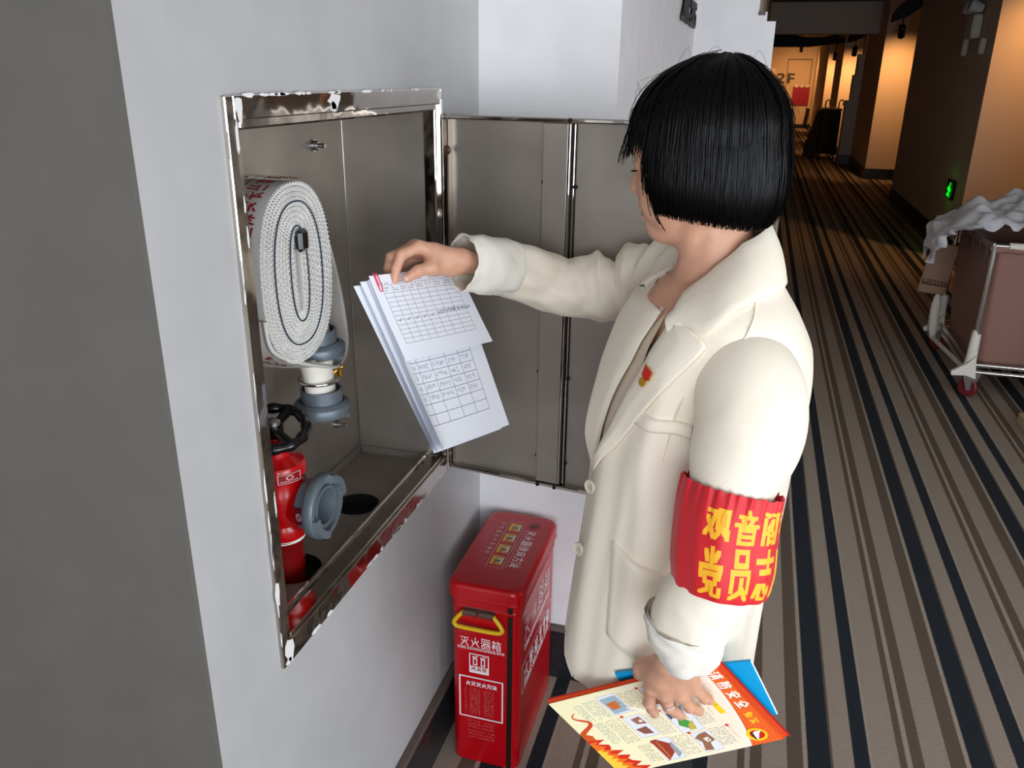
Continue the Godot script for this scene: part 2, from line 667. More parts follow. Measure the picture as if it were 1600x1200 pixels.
func write(im: Image, text: String, at: Vector2, size: Vector2, step: Vector2, w: float, c: Color) -> void:
	for k in text.length():
		glyph(im, text[k], Rect2(at + step * k, size), w, c)

# print too small to read in the photograph: blocks of tiny strokes
func fine_print(im: Image, area: Rect2, cell: Vector2, c: Color, sd: int, fill := 0.95, pen := 2.0) -> void:
	var r := RandomNumberGenerator.new()
	r.seed = sd
	var y := area.position.y
	while y + cell.y * 0.8 <= area.end.y:
		var x := area.position.x
		while x + cell.x * 0.8 <= area.end.x:
			if r.randf() < fill:
				var s := cell * 0.74
				for q in 5:
					var a := Vector2(x + r.randf() * s.x, y + r.randf() * s.y)
					var b := Vector2(x + r.randf() * s.x, a.y) if q % 2 else Vector2(a.x, y + r.randf() * s.y)
					stroke(im, a, b, pen, c)
			x += cell.x
		y += cell.y

func blob(im: Image, pts: PackedVector2Array, c: Color) -> void:
	var lo := pts[0]
	var hi := pts[0]
	for p in pts:
		lo = Vector2(minf(lo.x, p.x), minf(lo.y, p.y))
		hi = Vector2(maxf(hi.x, p.x), maxf(hi.y, p.y))
	for y in range(maxi(0, int(lo.y)), mini(im.get_height(), int(hi.y) + 1)):
		var xs := []
		for k in pts.size():
			var a := pts[k]
			var b := pts[(k + 1) % pts.size()]
			if (a.y <= y) != (b.y <= y):
				xs.append(a.x + (y - a.y) / (b.y - a.y) * (b.x - a.x))
		xs.sort()
		for k in range(0, xs.size() - 1, 2):
			var x0 := maxi(0, int(xs[k]))
			var x1 := mini(im.get_width(), int(xs[k + 1]) + 1)
			if x1 > x0:
				im.fill_rect(Rect2i(x0, y, x1 - x0, 1), c)

func disc(im: Image, c: Vector2, r: float, col: Color) -> void:
	for y in range(int(c.y - r), int(c.y + r) + 1):
		var w := sqrt(maxf(0.0, r * r - (y - c.y) * (y - c.y)))
		im.fill_rect(Rect2i(int(c.x - w), y, int(2 * w) + 1, 1), col)

func frame_line(im: Image, r: Rect2, w: float, c: Color) -> void:
	var p := [r.position, Vector2(r.end.x, r.position.y), r.end, Vector2(r.position.x, r.end.y)]
	for k in 4:
		stroke(im, p[k], p[(k + 1) % 4], w, c)

func canvas(w: int, h: int, c: Color) -> Image:
	var im := Image.create(w, h, false, Image.FORMAT_RGBA8)
	im.fill(c)
	return im

func printed(im: Image, rough := 0.7, clear := false) -> StandardMaterial3D:
	var m := mat(Color.WHITE, rough)
	m.albedo_texture = ImageTexture.create_from_image(im)
	m.texture_repeat = false
	if clear:
		m.transparency = BaseMaterial3D.TRANSPARENCY_ALPHA_SCISSOR
		m.alpha_scissor_threshold = 0.5
	m.cull_mode = BaseMaterial3D.CULL_DISABLED
	return m

func carpet_material() -> StandardMaterial3D:
	var w := 512
	var h := 512
	var im := Image.create(w, h, false, Image.FORMAT_RGBA8)
	var beige := Color(0.61, 0.55, 0.49)
	var pale := Color(0.645, 0.585, 0.525)
	var brown := Color(0.375, 0.315, 0.26)
	var navy := Color(0.075, 0.105, 0.135)
	# widths in metres over one repeat of 0.379 m
	var bands := [[0.037, brown], [0.011, pale], [0.053, navy], [0.006, brown], [0.049, beige], [0.037, navy], [0.007, pale], [0.062, beige], [0.017, brown], [0.012, pale], [0.028, brown], [0.06, beige]]
	var edge := []
	var x := 0.0
	for b in bands:
		x += b[0]
		edge.append(x / 0.379 * w)
	var r := RandomNumberGenerator.new()
	r.seed = 5
	for yy in h:
		for xx in w:
			var k := 0
			var jit := xx + r.randf_range(-1.6, 1.6)
			while k < edge.size() - 1 and jit > edge[k]:
				k += 1
			var c: Color = bands[k][1]
			var s := r.randf_range(0.86, 1.12)
			im.set_pixel(xx, yy, Color(c.r * s, c.g * s, c.b * s))
	var m := mat(Color.WHITE, 0.95)
	m.albedo_texture = ImageTexture.create_from_image(im)
	m.heightmap_enabled = true
	m.heightmap_scale = 0.07
	m.heightmap_texture = noise_tex(0.12, 0.0, 1.0, 256, FastNoiseLite.TYPE_SIMPLEX_SMOOTH, 31)
	return m

# ---------- the place ----------
func wall(called: String, boxes: Array, m: Material, label := "") -> MeshInstance3D:
	var mb := MB.new()
	for b in boxes:
		mb.span(b[0], b[1])
	return struct(called, mb, m, label)

func build_room() -> void:
	# carpet, its pattern laid out in world metres
	var mb := MB.new()
	var lo := Vector3(-2.6, -0.06, -30.4)
	var hi := Vector3(3.6, 0, 2.9)
	var p := 0.379
	var uvs := []
	var pts := []
	for q in [Vector3(lo.x, 0, lo.z), Vector3(hi.x, 0, lo.z), Vector3(hi.x, 0, hi.z), Vector3(lo.x, 0, hi.z)]:
		pts.append(q)
		uvs.append(Vector2((q.x - 0.227) / p, q.z / p))
	mb.face(pts, Vector3.UP, uvs)
	for s in 4:
		var a: Vector3 = pts[s]
		var b: Vector3 = pts[(s + 1) % 4]
		var d := (b - a).normalized()
		mb.face([a, b, b + Vector3(0, -0.06, 0), a + Vector3(0, -0.06, 0)], Vector3(-d.z, 0, d.x) * -1.0)
	mb.face([pts[0] + Vector3(0, -0.06, 0), pts[1] + Vector3(0, -0.06, 0), pts[2] + Vector3(0, -0.06, 0), pts[3] + Vector3(0, -0.06, 0)], Vector3.DOWN)
	struct("floor", mb, carpet_material(), "carpet with lengthwise beige, brown and navy stripes")
	var H := 2.75
	# the wall with the cabinet opening, and the grey end that meets it
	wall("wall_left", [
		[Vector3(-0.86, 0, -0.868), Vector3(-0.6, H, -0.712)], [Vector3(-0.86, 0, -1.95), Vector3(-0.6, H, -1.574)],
		[Vector3(-0.86, 0, -1.574), Vector3(-0.6, 0.716, -0.868)], [Vector3(-0.86, 1.523, -1.574), Vector3(-0.6, H, -0.868)]], M.wall_shaded, "white painted wall around the open cabinet, greyed to stand in for shade")
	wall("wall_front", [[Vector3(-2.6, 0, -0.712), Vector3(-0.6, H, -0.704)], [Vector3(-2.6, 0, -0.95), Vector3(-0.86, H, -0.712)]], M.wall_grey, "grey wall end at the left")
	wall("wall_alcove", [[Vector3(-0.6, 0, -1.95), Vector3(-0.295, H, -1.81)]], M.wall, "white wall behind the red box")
	wall("wall_side", [[Vector3(-0.5, 0, -3.61), Vector3(-0.295, H, -1.95)]], M.wall)
	var steps := [[0.0, 1.754, 0.012], [1.754, 1.788, -0.023], [1.788, H, -0.055]]
	var b2 := []
	var cl := []
	for s in steps:
		b2.append([Vector3(-0.5, s[0], -3.75), Vector3(s[2], s[1], -3.61)])
		cl.append([Vector3(-0.25, s[0], -30.2), Vector3(s[2], s[1], -3.75)])
	wall("wall_back", b2, M.wall, "bright white wall end with a stepped edge")
	wall("wall_corridor_left", cl, M.wall_tan)
	wall("trim_1", [[Vector3(-0.056, 1.776, -3.72), Vector3(-0.03, 1.79, -3.606)]], M.ledge)
	# lobby walls behind and beside the viewer, each with a window
	wall("wall_rear", [[Vector3(-2.6, 0, 2.6), Vector3(-0.05, H, 2.8)], [Vector3(2.25, 0, 2.6), Vector3(3.6, H, 2.8)], [Vector3(-0.05, 0, 2.6), Vector3(2.25, 0.35, 2.8)], [Vector3(-0.05, 2.15, 2.6), Vector3(2.25, H, 2.8)]], M.wall)
	wall("wall_right", [[Vector3(3.4, 0, -3.6), Vector3(3.6, H, -0.3)], [Vector3(3.4, 0, 2.1), Vector3(3.6, H, 2.6)], [Vector3(3.4, 0, -0.3), Vector3(3.6, 0.35, 2.1)], [Vector3(3.4, 2.15, -0.3), Vector3(3.6, H, 2.1)]], M.wall)
	wall("wall_outer_left", [[Vector3(-2.8, 0, -0.95), Vector3(-2.6, H, 2.8)]], M.wall)
	wall("wall_return", [[Vector3(1.8, 0, -3.75), Vector3(3.6, H, -3.6)]], M.wall_dark)
	wall("ceiling", [[Vector3(-2.8, H, -6.0), Vector3(3.6, H + 0.1, 2.8)]], M.ceiling_white)
	wall("ceiling_corridor", [[Vector3(-0.5, H, -30.4), Vector3(3.1, H + 0.1, -6.0)]], M.ceiling)
	for k in 2:
		var w := Node3D.new()
		w.name = "window_%d" % (k + 1)
		w.set_meta("kind", "structure")
		w.position = Vector3(1.1, 1.25, 2.7) if k == 0 else Vector3(3.5, 1.25, 0.9)
		if k == 1:
			w.rotation.y = -PI / 2
		add_child(w)
		var hw := 1.15 if k == 0 else 1.2
		var fr := MB.new()
		for s in [-1.0, 1.0]:
			fr.box(Vector3(s * (hw - 0.025), 0, 0), Vector3(0.05, 1.8, 0.07), 0.004)
			fr.box(Vector3(0, s * 0.875, 0), Vector3(hw * 2 - 0.1, 0.05, 0.07), 0.004)
		fr.box(Vector3(0, 0, 0), Vector3(0.05, 1.7, 0.06), 0.004)
		obj("window_frame", fr, M.frame_white, w)
		for s in [-1.0, 1.0]:
			var gl := MB.new()
			gl.box(Vector3(s * hw * 0.5, 0, 0), Vector3(hw - 0.06, 1.7, 0.006))
			obj("pane", gl, M.glass, w)
	# black tile skirting with a brown ledge
	baseboard("baseboard_left", Vector3(-0.6, 0, -0.704), Vector3(-0.6, 0, -1.81), Vector3(1, 0, 0))
	baseboard("baseboard_alcove", Vector3(-0.59, 0, -1.81), Vector3(-0.295, 0, -1.81), Vector3(0, 0, 1))
	baseboard("baseboard_side", Vector3(-0.295, 0, -1.81), Vector3(-0.295, 0, -3.61), Vector3(1, 0, 0))
	baseboard("baseboard_back", Vector3(-0.285, 0, -3.61), Vector3(0.012, 0, -3.61), Vector3(0, 0, 1))
	baseboard("baseboard_front", Vector3(-2.6, 0, -0.704), Vector3(-0.6, 0, -0.704), Vector3(0, 0, 1))
	# room numbers on the alcove's side wall
	var l := letters("wall_sign", "201-215", 0.085, Transform3D(Basis(Vector3.UP, PI / 2), Vector3(-0.29, 1.765, -3.27)), M.sign_black, null, "Droid Serif", 1.35, 0.008)
	tag(l, "black room numbers 201-215 on the white side wall above the woman's head", "sign")

func baseboard(called: String, a: Vector3, b: Vector3, out: Vector3) -> void:
	var o := Node3D.new()
	o.name = called
	o.set_meta("kind", "structure")
	add_child(o)
	var d := b - a
	var n := maxi(1, int(round(d.length() / 0.6)))
	for k in n:
		var p := a + d * (k / float(n)) + d.normalized() * (0.001)
		var q := a + d * ((k + 1) / float(n)) - d.normalized() * (0.001)
		var mb := MB.new()
		mb.box((p + q) * 0.5 + out * 0.006 + Vector3(0, 0.077, 0), (q - p).abs() + out.abs() * 0.012 + Vector3(0, 0.154, 0), 0.0015)
		obj("tile", mb, M.tile, o)
	var lg := MB.new()
	lg.box((a + b) * 0.5 + out * 0.009 + Vector3(0, 0.161, 0), (b - a).abs() + out.abs() * 0.018 + Vector3(0, 0.014, 0), 0.002)
	obj("ledge", lg, M.ledge, o)

func build_corridor() -> void:
	# piers and recesses of the right-hand side, far end
	var H := 2.75
	wall("wall_corridor_right", [[Vector3(1.8, 0, -6.0), Vector3(2.0, H, -3.75)], [Vector3(2.9, 0, -30.2), Vector3(3.1, H, -6.0)], [Vector3(2.0, 0, -6.0), Vector3(2.9, H, -5.8)]], M.wall_tan)
	var piers := [[-8.27, -12.45, 1.8, M.wall_tan], [-15.0, -17.6, 1.72, M.wall_tan], [-17.6, -17.95, 1.50, M.wall_pale], [-19.6, -21.6, 1.49, M.wall_tan], [-24.0, -30.0, 1.47, M.wall_tan]]
	for k in piers.size():
		var q = piers[k]
		if k == 2:
			# stepped like a gable end
			wall("wall_pier_3", [[Vector3(1.50, 0.17, q[1]), Vector3(2.9, 1.16, q[0])], [Vector3(1.57, 1.16, q[1]), Vector3(2.9, 1.62, q[0])], [Vector3(1.61, 1.62, q[1]), Vector3(2.9, 1.98, q[0])], [Vector3(1.70, 1.98, q[1]), Vector3(2.9, H, q[0])]], q[3])
		else:
			wall("wall_pier_%d" % (k + 1), [[Vector3(q[2], 0.17, q[1]), Vector3(2.9, H, q[0])]], q[3])
		wall("baseboard_pier_%d" % (k + 1), [[Vector3(q[2] - 0.008, 0, q[1]), Vector3(2.9, 0.17, q[0] + 0.008)]], M.tile)
	wall("wall_end", [[Vector3(-0.25, 0, -30.2), Vector3(2.9, H, -30.0)]], M.wall_tan, "tan end wall of the corridor")
	wall("door_1", [[Vector3(0.62, 0.02, -30.0), Vector3(0.64, 2.1, -29.985)], [Vector3(1.35, 0.02, -30.0), Vector3(1.37, 2.1, -29.985)], [Vector3(0.62, 2.1, -30.0), Vector3(1.37, 2.13, -29.985)]], M.wall_dark)
	wall("baseboard_end", [[Vector3(0.012, 0, -30.0), Vector3(1.5, 0.12, -29.98)]], M.tile)
	# cross beam with a pale face, dark eave beneath it
	wall("trim_2", [[Vector3(-0.05, 2.26, -16.4), Vector3(1.72, H, -16.0)]], M.wall_pale, "pale cross beam under the ceiling")
	var ev := MB.new()
	var poly := PackedVector2Array()
	for k in 13:
		var x := lerpf(0.36, 1.5, k / 12.0)
		var s := (k / 6.0 - 1.0)
		poly.append(Vector2(x, 2.36 + 0.15 * pow(absf(s), 3.0) + 0.02 * s))
	poly.append_array(PackedVector2Array([Vector2(1.36, 2.34), Vector2(1.52, 2.36), Vector2(1.52, 2.26), Vector2(0.8, 2.17), Vector2(0.0, 2.17), Vector2(0.0, 2.42), Vector2(0.42, 2.40)]))
	ev.prism(poly, 0.25, Transform3D(Basis.IDENTITY, Vector3(0, 0, -20.0)))
	struct("trim_3", ev, M.eave, "dark curved eave shape across the corridor")
	var e2 := MB.new()
	e2.prism(PackedVector2Array([Vector2(1.52, 2.26), Vector2(1.58, 2.275), Vector2(1.72, 2.33), Vector2(1.85, 2.44), Vector2(1.95, 2.6), Vector2(2.2, H), Vector2(1.85, H), Vector2(1.75, 2.62), Vector2(1.66, 2.52), Vector2(1.58, 2.44), Vector2(1.53, 2.36)]), 0.2, Transform3D(Basis.IDENTITY, Vector3(0, 0, -13.0)))
	struct("trim_4", e2, M.eave, "dark curved eave over a doorway recess")
	var e3 := MB.new()
	e3.prism(PackedVector2Array([Vector2(1.42, 2.20), Vector2(1.5, 2.21), Vector2(1.66, 2.27), Vector2(1.8, 2.40), Vector2(2.0, H), Vector2(1.7, H), Vector2(1.55, 2.5), Vector2(1.45, 2.34)]), 0.2, Transform3D(Basis.IDENTITY, Vector3(0, 0, -18.4)))
	struct("trim_5", e3, M.eave, "dark curved eave over a farther recess")
	# warm spotlights over the recesses
	spot_lamp(Vector3(2.25, 2.5, -7.6), Vector3(2.2, 1.3, -8.27), 1.6, "spotlight above the recess nearest the linen cart")
	spot_lamp(Vector3(1.83, 2.14, -14.15), Vector3(1.97, 1.35, -14.98), 1.9, "spotlight shining down the tan pier beyond the dark pier")
	spot_lamp(Vector3(1.62, 2.0, -18.75), Vector3(1.66, 1.3, -19.6), 2.2, "spotlight above the black trolley")
	spot_lamp(Vector3(1.56, 2.0, -23.1), Vector3(1.6, 1.3, -24.0), 2.4, "farthest spotlight, next to the end wall")
	spot_lamp(Vector3(0.9, 2.3, -27.6), Vector3(1.0, 0.6, -30.0), 4.5, "spotlight in front of the red poster on the end wall")
	# signs of the end wall
	var l := letters("floor_sign", "2F", 0.30, Transform3D(Basis.IDENTITY, Vector3(0.60, 1.535, -29.97)), M.sign_black, null, "Droid Sans", 1.3, 0.02)
	tag(l, "dark 2F sign on the tan end wall", "sign")
	var po := thing("poster", "red poster with white painted shine along its top edge on the end wall", "poster", Vector3(1.13, 0.68, -29.97))
	var pb := MB.new(Vector3(1.13, 0.68, -29.97))
	pb.box(Vector3(1.13, 1.0, -29.97), Vector3(0.52, 0.58, 0.03), 0.004)
	obj("sheet", pb, mat(Color(0.6, 0.03, 0.04), 0.3), po)
	var pc := MB.new(Vector3(1.13, 0.68, -29.97))
	for k in 3:
		pc.box(Vector3(0.97 + k * 0.17, 1.31, -29.955), Vector3(0.12, 0.09, 0.03), 0.01, Basis(Vector3.BACK, 0.3 * (k - 1)))  # matt white blocks paint in the gloss of the top edge
	obj("painted_shine", pc, M.white_paint, po)
	var wp := MB.new(Vector3(0.2, 1.25, -29.97))
	wp.box(Vector3(0.2, 1.55, -29.98), Vector3(0.14, 0.6, 0.03), 0.005)
	tag(obj("notice", wp, M.white_paint), "narrow white notice on the end wall beside the bright wall edge", "notice")
	var br := MB.new(Vector3(1.42, 0.0, -29.9))
	br.box(Vector3(1.38, 0.32, -29.9), Vector3(0.1, 0.62, 0.06), 0.01, Basis(Vector3.BACK, -0.12))
	tag(obj("door_stop", br, M.trolley), "dark upright post at the foot of the end wall", "post")
	# green running-man sign, low on the pier
	var o := Vector3(1.795, 0.577, -8.79)
	var ex := thing("exit_sign", "glowing green exit pictogram low on the dark pier by the linen cart", "exit sign", o)
	var eb := MB.new(o)
	eb.box(o + Vector3(-0.006, 0, 0), Vector3(0.024, 0.17, 0.30), 0.006)
	obj("housing", eb, M.trolley, ex)
	var gm := mat(Color(0.05, 0.6, 0.1), 0.4)
	gm.emission_enabled = true
	gm.emission = Color(0.02, 0.85, 0.12)
	gm.emission_energy_multiplier = 1.1
	var eg := MB.new(o)
	var to := Transform3D(Basis(Vector3(0, 0, 1), Vector3(0, 1, 0), Vector3(-1, 0, 0)), o + Vector3(-0.018, 0, 0))
	eg.prism(circle(Vector2(0.02, 0.048), 0.02, 10), 0.003, to)
	eg.prism(PackedVector2Array([Vector2(-0.03, 0.03), Vector2(0.03, 0.025), Vector2(0.075, 0.0), Vector2(0.065, -0.02), Vector2(0.025, 0.0), Vector2(0.015, -0.02), Vector2(0.06, -0.045), Vector2(0.05, -0.075), Vector2(0.0, -0.04), Vector2(-0.03, -0.07), Vector2(-0.085, -0.06), Vector2(-0.08, -0.04), Vector2(-0.045, -0.045), Vector2(-0.025, -0.01), Vector2(-0.07, -0.01), Vector2(-0.07, 0.012)]), 0.003, to)
	obj("running_man", eg, gm, ex)
	var gl := OmniLight3D.new()
	gl.name = "exit_glow"
	gl.light_color = Color(0.1, 1.0, 0.25)
	gl.light_energy = 0.004
	gl.omni_range = 6.0
	gl.omni_attenuation = 2.0
	gl.light_size = 0.04
	gl.shadow_enabled = true
	gl.position = o + Vector3(-0.06, 0, 0)
	add_child(gl)
	# twin-head emergency lamp on the same pier
	o = Vector3(1.79, 1.95, -8.95)
	var em := thing("emergency_lamp", "pale twin-head emergency lamp high on the dark pier", "emergency lamp", o)
	var pb2 := MB.new(o)
	pb2.box(o + Vector3(-0.04, 0.05, 0), Vector3(0.08, 0.20, 0.30), 0.012)
	obj("battery_box", pb2, M.wall_pale, em)
	for s in [-1.0, 1.0]:
		var hd := MB.new(o)
		hd.lathe([Vector2(0.0, -0.06), Vector2(0.035, -0.06), Vector2(0.05, 0.0), Vector2(0.055, 0.05), Vector2(0.045, 0.055), Vector2(0.0, 0.045)], Transform3D(Basis(Vector3(0, 0, 1), 1.3), o + Vector3(-0.07, 0.21, s * 0.11)), 14)
		obj("lamp_head", hd, M.frame_white, em)
	for z in [-0.25, 0.45]:
		var tg := MB.new(o)
		tg.box(o + Vector3(-0.03, -0.08 - absf(z) * 0.1, z), Vector3(0.05, 0.22 - absf(z) * 0.2, 0.05), 0.012, Basis(Vector3.RIGHT, 0.12))
		obj("cable_cover", tg, M.wall_pale, em)
	# black trolley half-way down the corridor
	o = Vector3(1.34, 0, -18.6)
	var tr := thing("housekeeping_trolley", "black loaded trolley standing far down the corridor against the pale pier", "trolley", o)
	var body := MB.new(o)
	body.span(o + Vector3(-0.2, 0.12, -0.45), o + Vector3(0.16, 0.95, 0.35), 0.02)
	obj("body", body, M.trolley, tr)
	var fl := MB.new(o)
	fl.prism(PackedVector2Array([Vector2(-0.45, 0.05), Vector2(-0.2, 0.05), Vector2(-0.2, 0.95), Vector2(-0.26, 0.92), Vector2(-0.33, 0.6), Vector2(-0.42, 0.3)]), -0.5, Transform3D(Basis.IDENTITY, o + Vector3(0, 0, 0.25)))
	obj("hanging_bag", fl, M.trolley, tr)
	var ty := MB.new(o)
	ty.span(o + Vector3(-0.22, 0.95, -0.47), o + Vector3(0.17, 0.99, 0.37), 0.008)
	obj("tray", ty, M.darksteel, tr)
	for x in [-0.15, 0.1]:
		var hn := MB.new(o)
		hn.tube(smooth([o + Vector3(x, 0.98, 0.3), o + Vector3(x, 1.12, 0.32), o + Vector3(x + 0.06, 1.15, 0.32), o + Vector3(x + 0.08, 1.05, 0.3)], 4), 0.012, 6)
		obj("handle", hn, M.black, tr)
	for w in [Vector3(-0.14, 0.06, 0.28), Vector3(0.12, 0.06, 0.28), Vector3(-0.14, 0.06, -0.38), Vector3(0.12, 0.06, -0.38)]:
		var wh := MB.new(o)
		wh.lathe([Vector2(0.0, -0.015), Vector2(0.06, -0.015), Vector2(0.06, 0.015), Vector2(0.0, 0.015)], Transform3D(Basis(Vector3.BACK, PI / 2), o + w), 14)
		obj("wheel", wh, M.black, tr)
	# edge of a carton at the right
	o = Vector3(1.445, 0, -4.04)
	var ct := thing("carton", "beige cardboard box lying on the carpet in front of the linen cart", "carton", o)
	var cb := MB.new(o)
	cb.span(o + Vector3(-0.1, 0, -0.17), o + Vector3(0.2, 0.05, 0.12), 0.003)
	obj("body", cb, M.carton, ct)
	var tp := MB.new(o)
	tp.span(o + Vector3(0.03, 0.0501, -0.17), o + Vector3(0.07, 0.0508, 0.12))
	obj("tape", tp, M.ledge, ct)

func circle(c: Vector2, r: float, n: int) -> PackedVector2Array:
	var p := PackedVector2Array()
	for k in n:
		p.append(c + Vector2(cos(TAU * k / n), sin(TAU * k / n)) * r)
	return p

func spot_lamp(at: Vector3, target: Vector3, energy: float, label: String) -> void:
	var d := (target - at).normalized()
	var o := thing("spotlight", label, "spotlight", at, "warm corridor spotlights")
	var y := -d
	var x := y.cross(Vector3.BACK).normalized()
	var xf := Transform3D(Basis(x, y, x.cross(y)), at)
	var can := MB.new(at)
	can.lathe([Vector2(0.0, 0.19), Vector2(0.04, 0.19), Vector2(0.05, 0.18), Vector2(0.052, 0.0), Vector2(0.047, 0.0), Vector2(0.047, 0.02)], xf, 16)
	obj("can", can, M.black, o)
	var stem := MB.new(at)
	stem.tube([at + y * 0.1, at + y * 0.1 + Vector3(0, 0.1, 0), Vector3(at.x, 2.75, at.z - d.z * 0.1)], 0.012, 8)
	obj("stem", stem, M.black, o)
	var lm := mat(Color(1, 0.9, 0.75), 0.5)
	lm.emission_enabled = true
	lm.emission = Color(1.0, 0.78, 0.5)
	lm.emission_energy_multiplier = 2.0
	var lens := MB.new(at)
	lens.lathe([Vector2(0.0, -0.030), Vector2(0.022, -0.025), Vector2(0.038, -0.012), Vector2(0.046, 0.006), Vector2(0.0, 0.010)], xf, 16)
	obj("lens", lens, lm, o)
	var l := SpotLight3D.new()
	l.name = "spot_beam"
	l.light_color = Color(1.0, 0.71, 0.42)
	l.light_energy = energy
	l.spot_angle = 52.0
	l.spot_angle_attenuation = 1.0
	l.spot_range = 40.0
	l.spot_attenuation = 2.0
	l.light_size = 0.035
	l.shadow_enabled = true
	l.transform = Transform3D(Basis.looking_at(d, Vector3.UP), at + d * 0.036)
	add_child(l)

# ---------- the recessed fire hose cabinet ----------
func build_cabinet() -> void:
	var o := Vector3(-0.7, 0.716, -1.22)
	var c := thing("hose_cabinet", "open stainless steel fire hose cabinet set into the white wall", "cabinet", o)
	var x0 := -0.80
	var z0 := -1.545
	var z1 := -0.89
	var y0 := 0.742
	var y1 := 1.495
	var mb := MB.new(o)
	mb.span(Vector3(x0 - 0.002, y0, z0), Vector3(x0, y1, z1))
	obj("back_panel", mb, M.steel, c)
	mb = MB.new(o)
	mb.span(Vector3(x0, y0, z0 - 0.002), Vector3(-0.605, y1, z0))
	obj("side_panel", mb, M.steel, c)
	mb = MB.new(o)
	mb.span(Vector3(x0, y0, z1), Vector3(-0.605, y1, z1 + 0.002))
	obj("side_panel", mb, M.steel, c)
	mb = MB.new(o)
	mb.span(Vector3(x0, y1, z0), Vector3(-0.605, y1 + 0.002, z1))
	obj("top_panel", mb, M.steel, c)
	# floor sheet with two round holes
	var holes := [[Vector2(-0.695, -1.315), 0.044], [Vector2(-0.698, -1.075), 0.048]]
	var fl := obj("floor_panel", sheet_with_holes(o, x0, -0.605, z0, z1, y0, holes), M.steel, c)
	for h in holes:
		var hp: Vector2 = h[0]
		var r: float = h[1]
		var wl := MB.new(o)
		wl.lathe([Vector2(r, 0.0), Vector2(r, -0.012), Vector2(r * 0.98, -0.023)], Transform3D(Basis.IDENTITY, Vector3(hp.x, y0, hp.y)), 32)
		wl.lathe([Vector2(0.0, -0.023), Vector2(r * 0.98, -0.023)], Transform3D(Basis.IDENTITY, Vector3(hp.x, y0, hp.y)), 32)  # black bottom painted where the hole would only be shaded
		obj("hole_shade", wl, M.hole, fl)
	var flg := MB.new(o)
	flg.span(Vector3(x0 + 0.001, y0, z0 + 0.006), Vector3(x0 + 0.004, y0 + 0.016, z1 - 0.006))
	flg.span(Vector3(x0 + 0.006, y0, z0 + 0.001), Vector3(-0.61, y0 + 0.016, z0 + 0.004))
	obj("flange", flg, M.steel, c)
	var bead := MB.new(o)
	bead.box(Vector3(x0 + 0.0015, (y0 + y1) / 2, z0 + 0.0015), Vector3(0.003, y1 - y0 - 0.04, 0.003), 0.001)
	obj("corner_bead", bead, M.bolt, c)
	# polished frame: face strips on the wall, returns into the opening
	for s in [0, 1]:
		var za := -0.866 if s == 0 else -1.576
		var d := -1.0 if s == 0 else 1.0
		var st := MB.new(o)
		st.span(Vector3(-0.604, 0.716, minf(za, za + d * 0.017)), Vector3(-0.594, 1.524, maxf(za, za + d * 0.017)), 0.0015)
		st.span(Vector3(-0.625, 0.745, minf(za + d * 0.014, za + d * 0.034)), Vector3(-0.6, 1.497, maxf(za + d * 0.014, za + d * 0.034)), 0.002)
		obj("frame_stile", st, M.polished, c)
	var tr := MB.new(o)
	tr.span(Vector3(-0.604, 1.496, -1.559), Vector3(-0.594, 1.5245, -0.883), 0.0015)
	tr.span(Vector3(-0.625, 1.484, -1.545), Vector3(-0.599, 1.499, -0.898), 0.003)
	obj("frame_rail", tr, M.polished, c)
	var br := MB.new(o)
	br.span(Vector3(-0.604, 0.7155, -1.559), Vector3(-0.594, 0.752, -0.883), 0.0015)
	br.span(Vector3(-0.632, 0.744, -1.545), Vector3(-0.599, 0.757, -0.898), 0.002)
	br.span(Vector3(-0.640, 0.738, -1.545), Vector3(-0.630, 0.764, -0.898), 0.003)
	obj("frame_rail", br, M.polished, c)
	# paint that was brushed over the frame's edges
	var r := RandomNumberGenerator.new()
	r.seed = 44
	var pm := MB.new(o)
	var yz := Basis(Vector3(0, 0, -1), Vector3(0, 1, 0), Vector3(1, 0, 0))
	var chips := []
	for k in 11:
		chips.append([0.75 + 0.72 * r.randf(), -0.8655, 0.0010 + 0.0012 * r.randf(), 0.010 + 0.03 * r.randf()])
	for k in 3:
		chips.append([0.9 + 0.55 * r.randf(), -0.8845, 0.002, 0.008 + 0.02 * r.randf()])
	for q in chips:
		pm.prism(ragged(r, q[2], q[3]), 0.0006, Transform3D(yz, Vector3(-0.5942, q[0], q[1])))
	for k in 16:
		pm.prism(ragged(r, 0.006 + 0.016 * r.randf(), 0.0018 + 0.0015 * r.randf()), 0.0006, Transform3D(yz, Vector3(-0.5942, 1.5235, -0.89 - 0.66 * r.randf())))
	for k in 14:
		pm.prism(ragged(r, 0.006 + 0.014 * r.randf(), 0.002 + 0.003 * r.randf()), 0.0006, Transform3D(yz, Vector3(-0.5942, 0.718 + 0.002 * r.randf(), -0.89 - 0.66 * r.randf())))
	for q in [[1.510, -0.893, 0.008, 0.018], [1.476, -0.8835, 0.003, 0.022], [1.512, -1.131, 0.022, 0.011], [1.504, -1.128, 0.009, 0.008], [1.512, -1.552, 0.014, 0.011], [1.49, -1.566, 0.004, 0.02], [0.738, -0.884, 0.012, 0.022], [0.722, -0.878, 0.008, 0.006], [0.85, -0.868, 0.006, 0.025]]:
		pm.prism(ragged(r, q[2], q[3]), 0.0007, Transform3D(yz, Vector3(-0.5941, q[0], q[1])))
	var smear := obj("paint_smears", pm, M.white_paint, c)
	smear.set_meta("kind", "stuff")
	smear.set_meta("label", "white wall paint brushed over the steel frame")
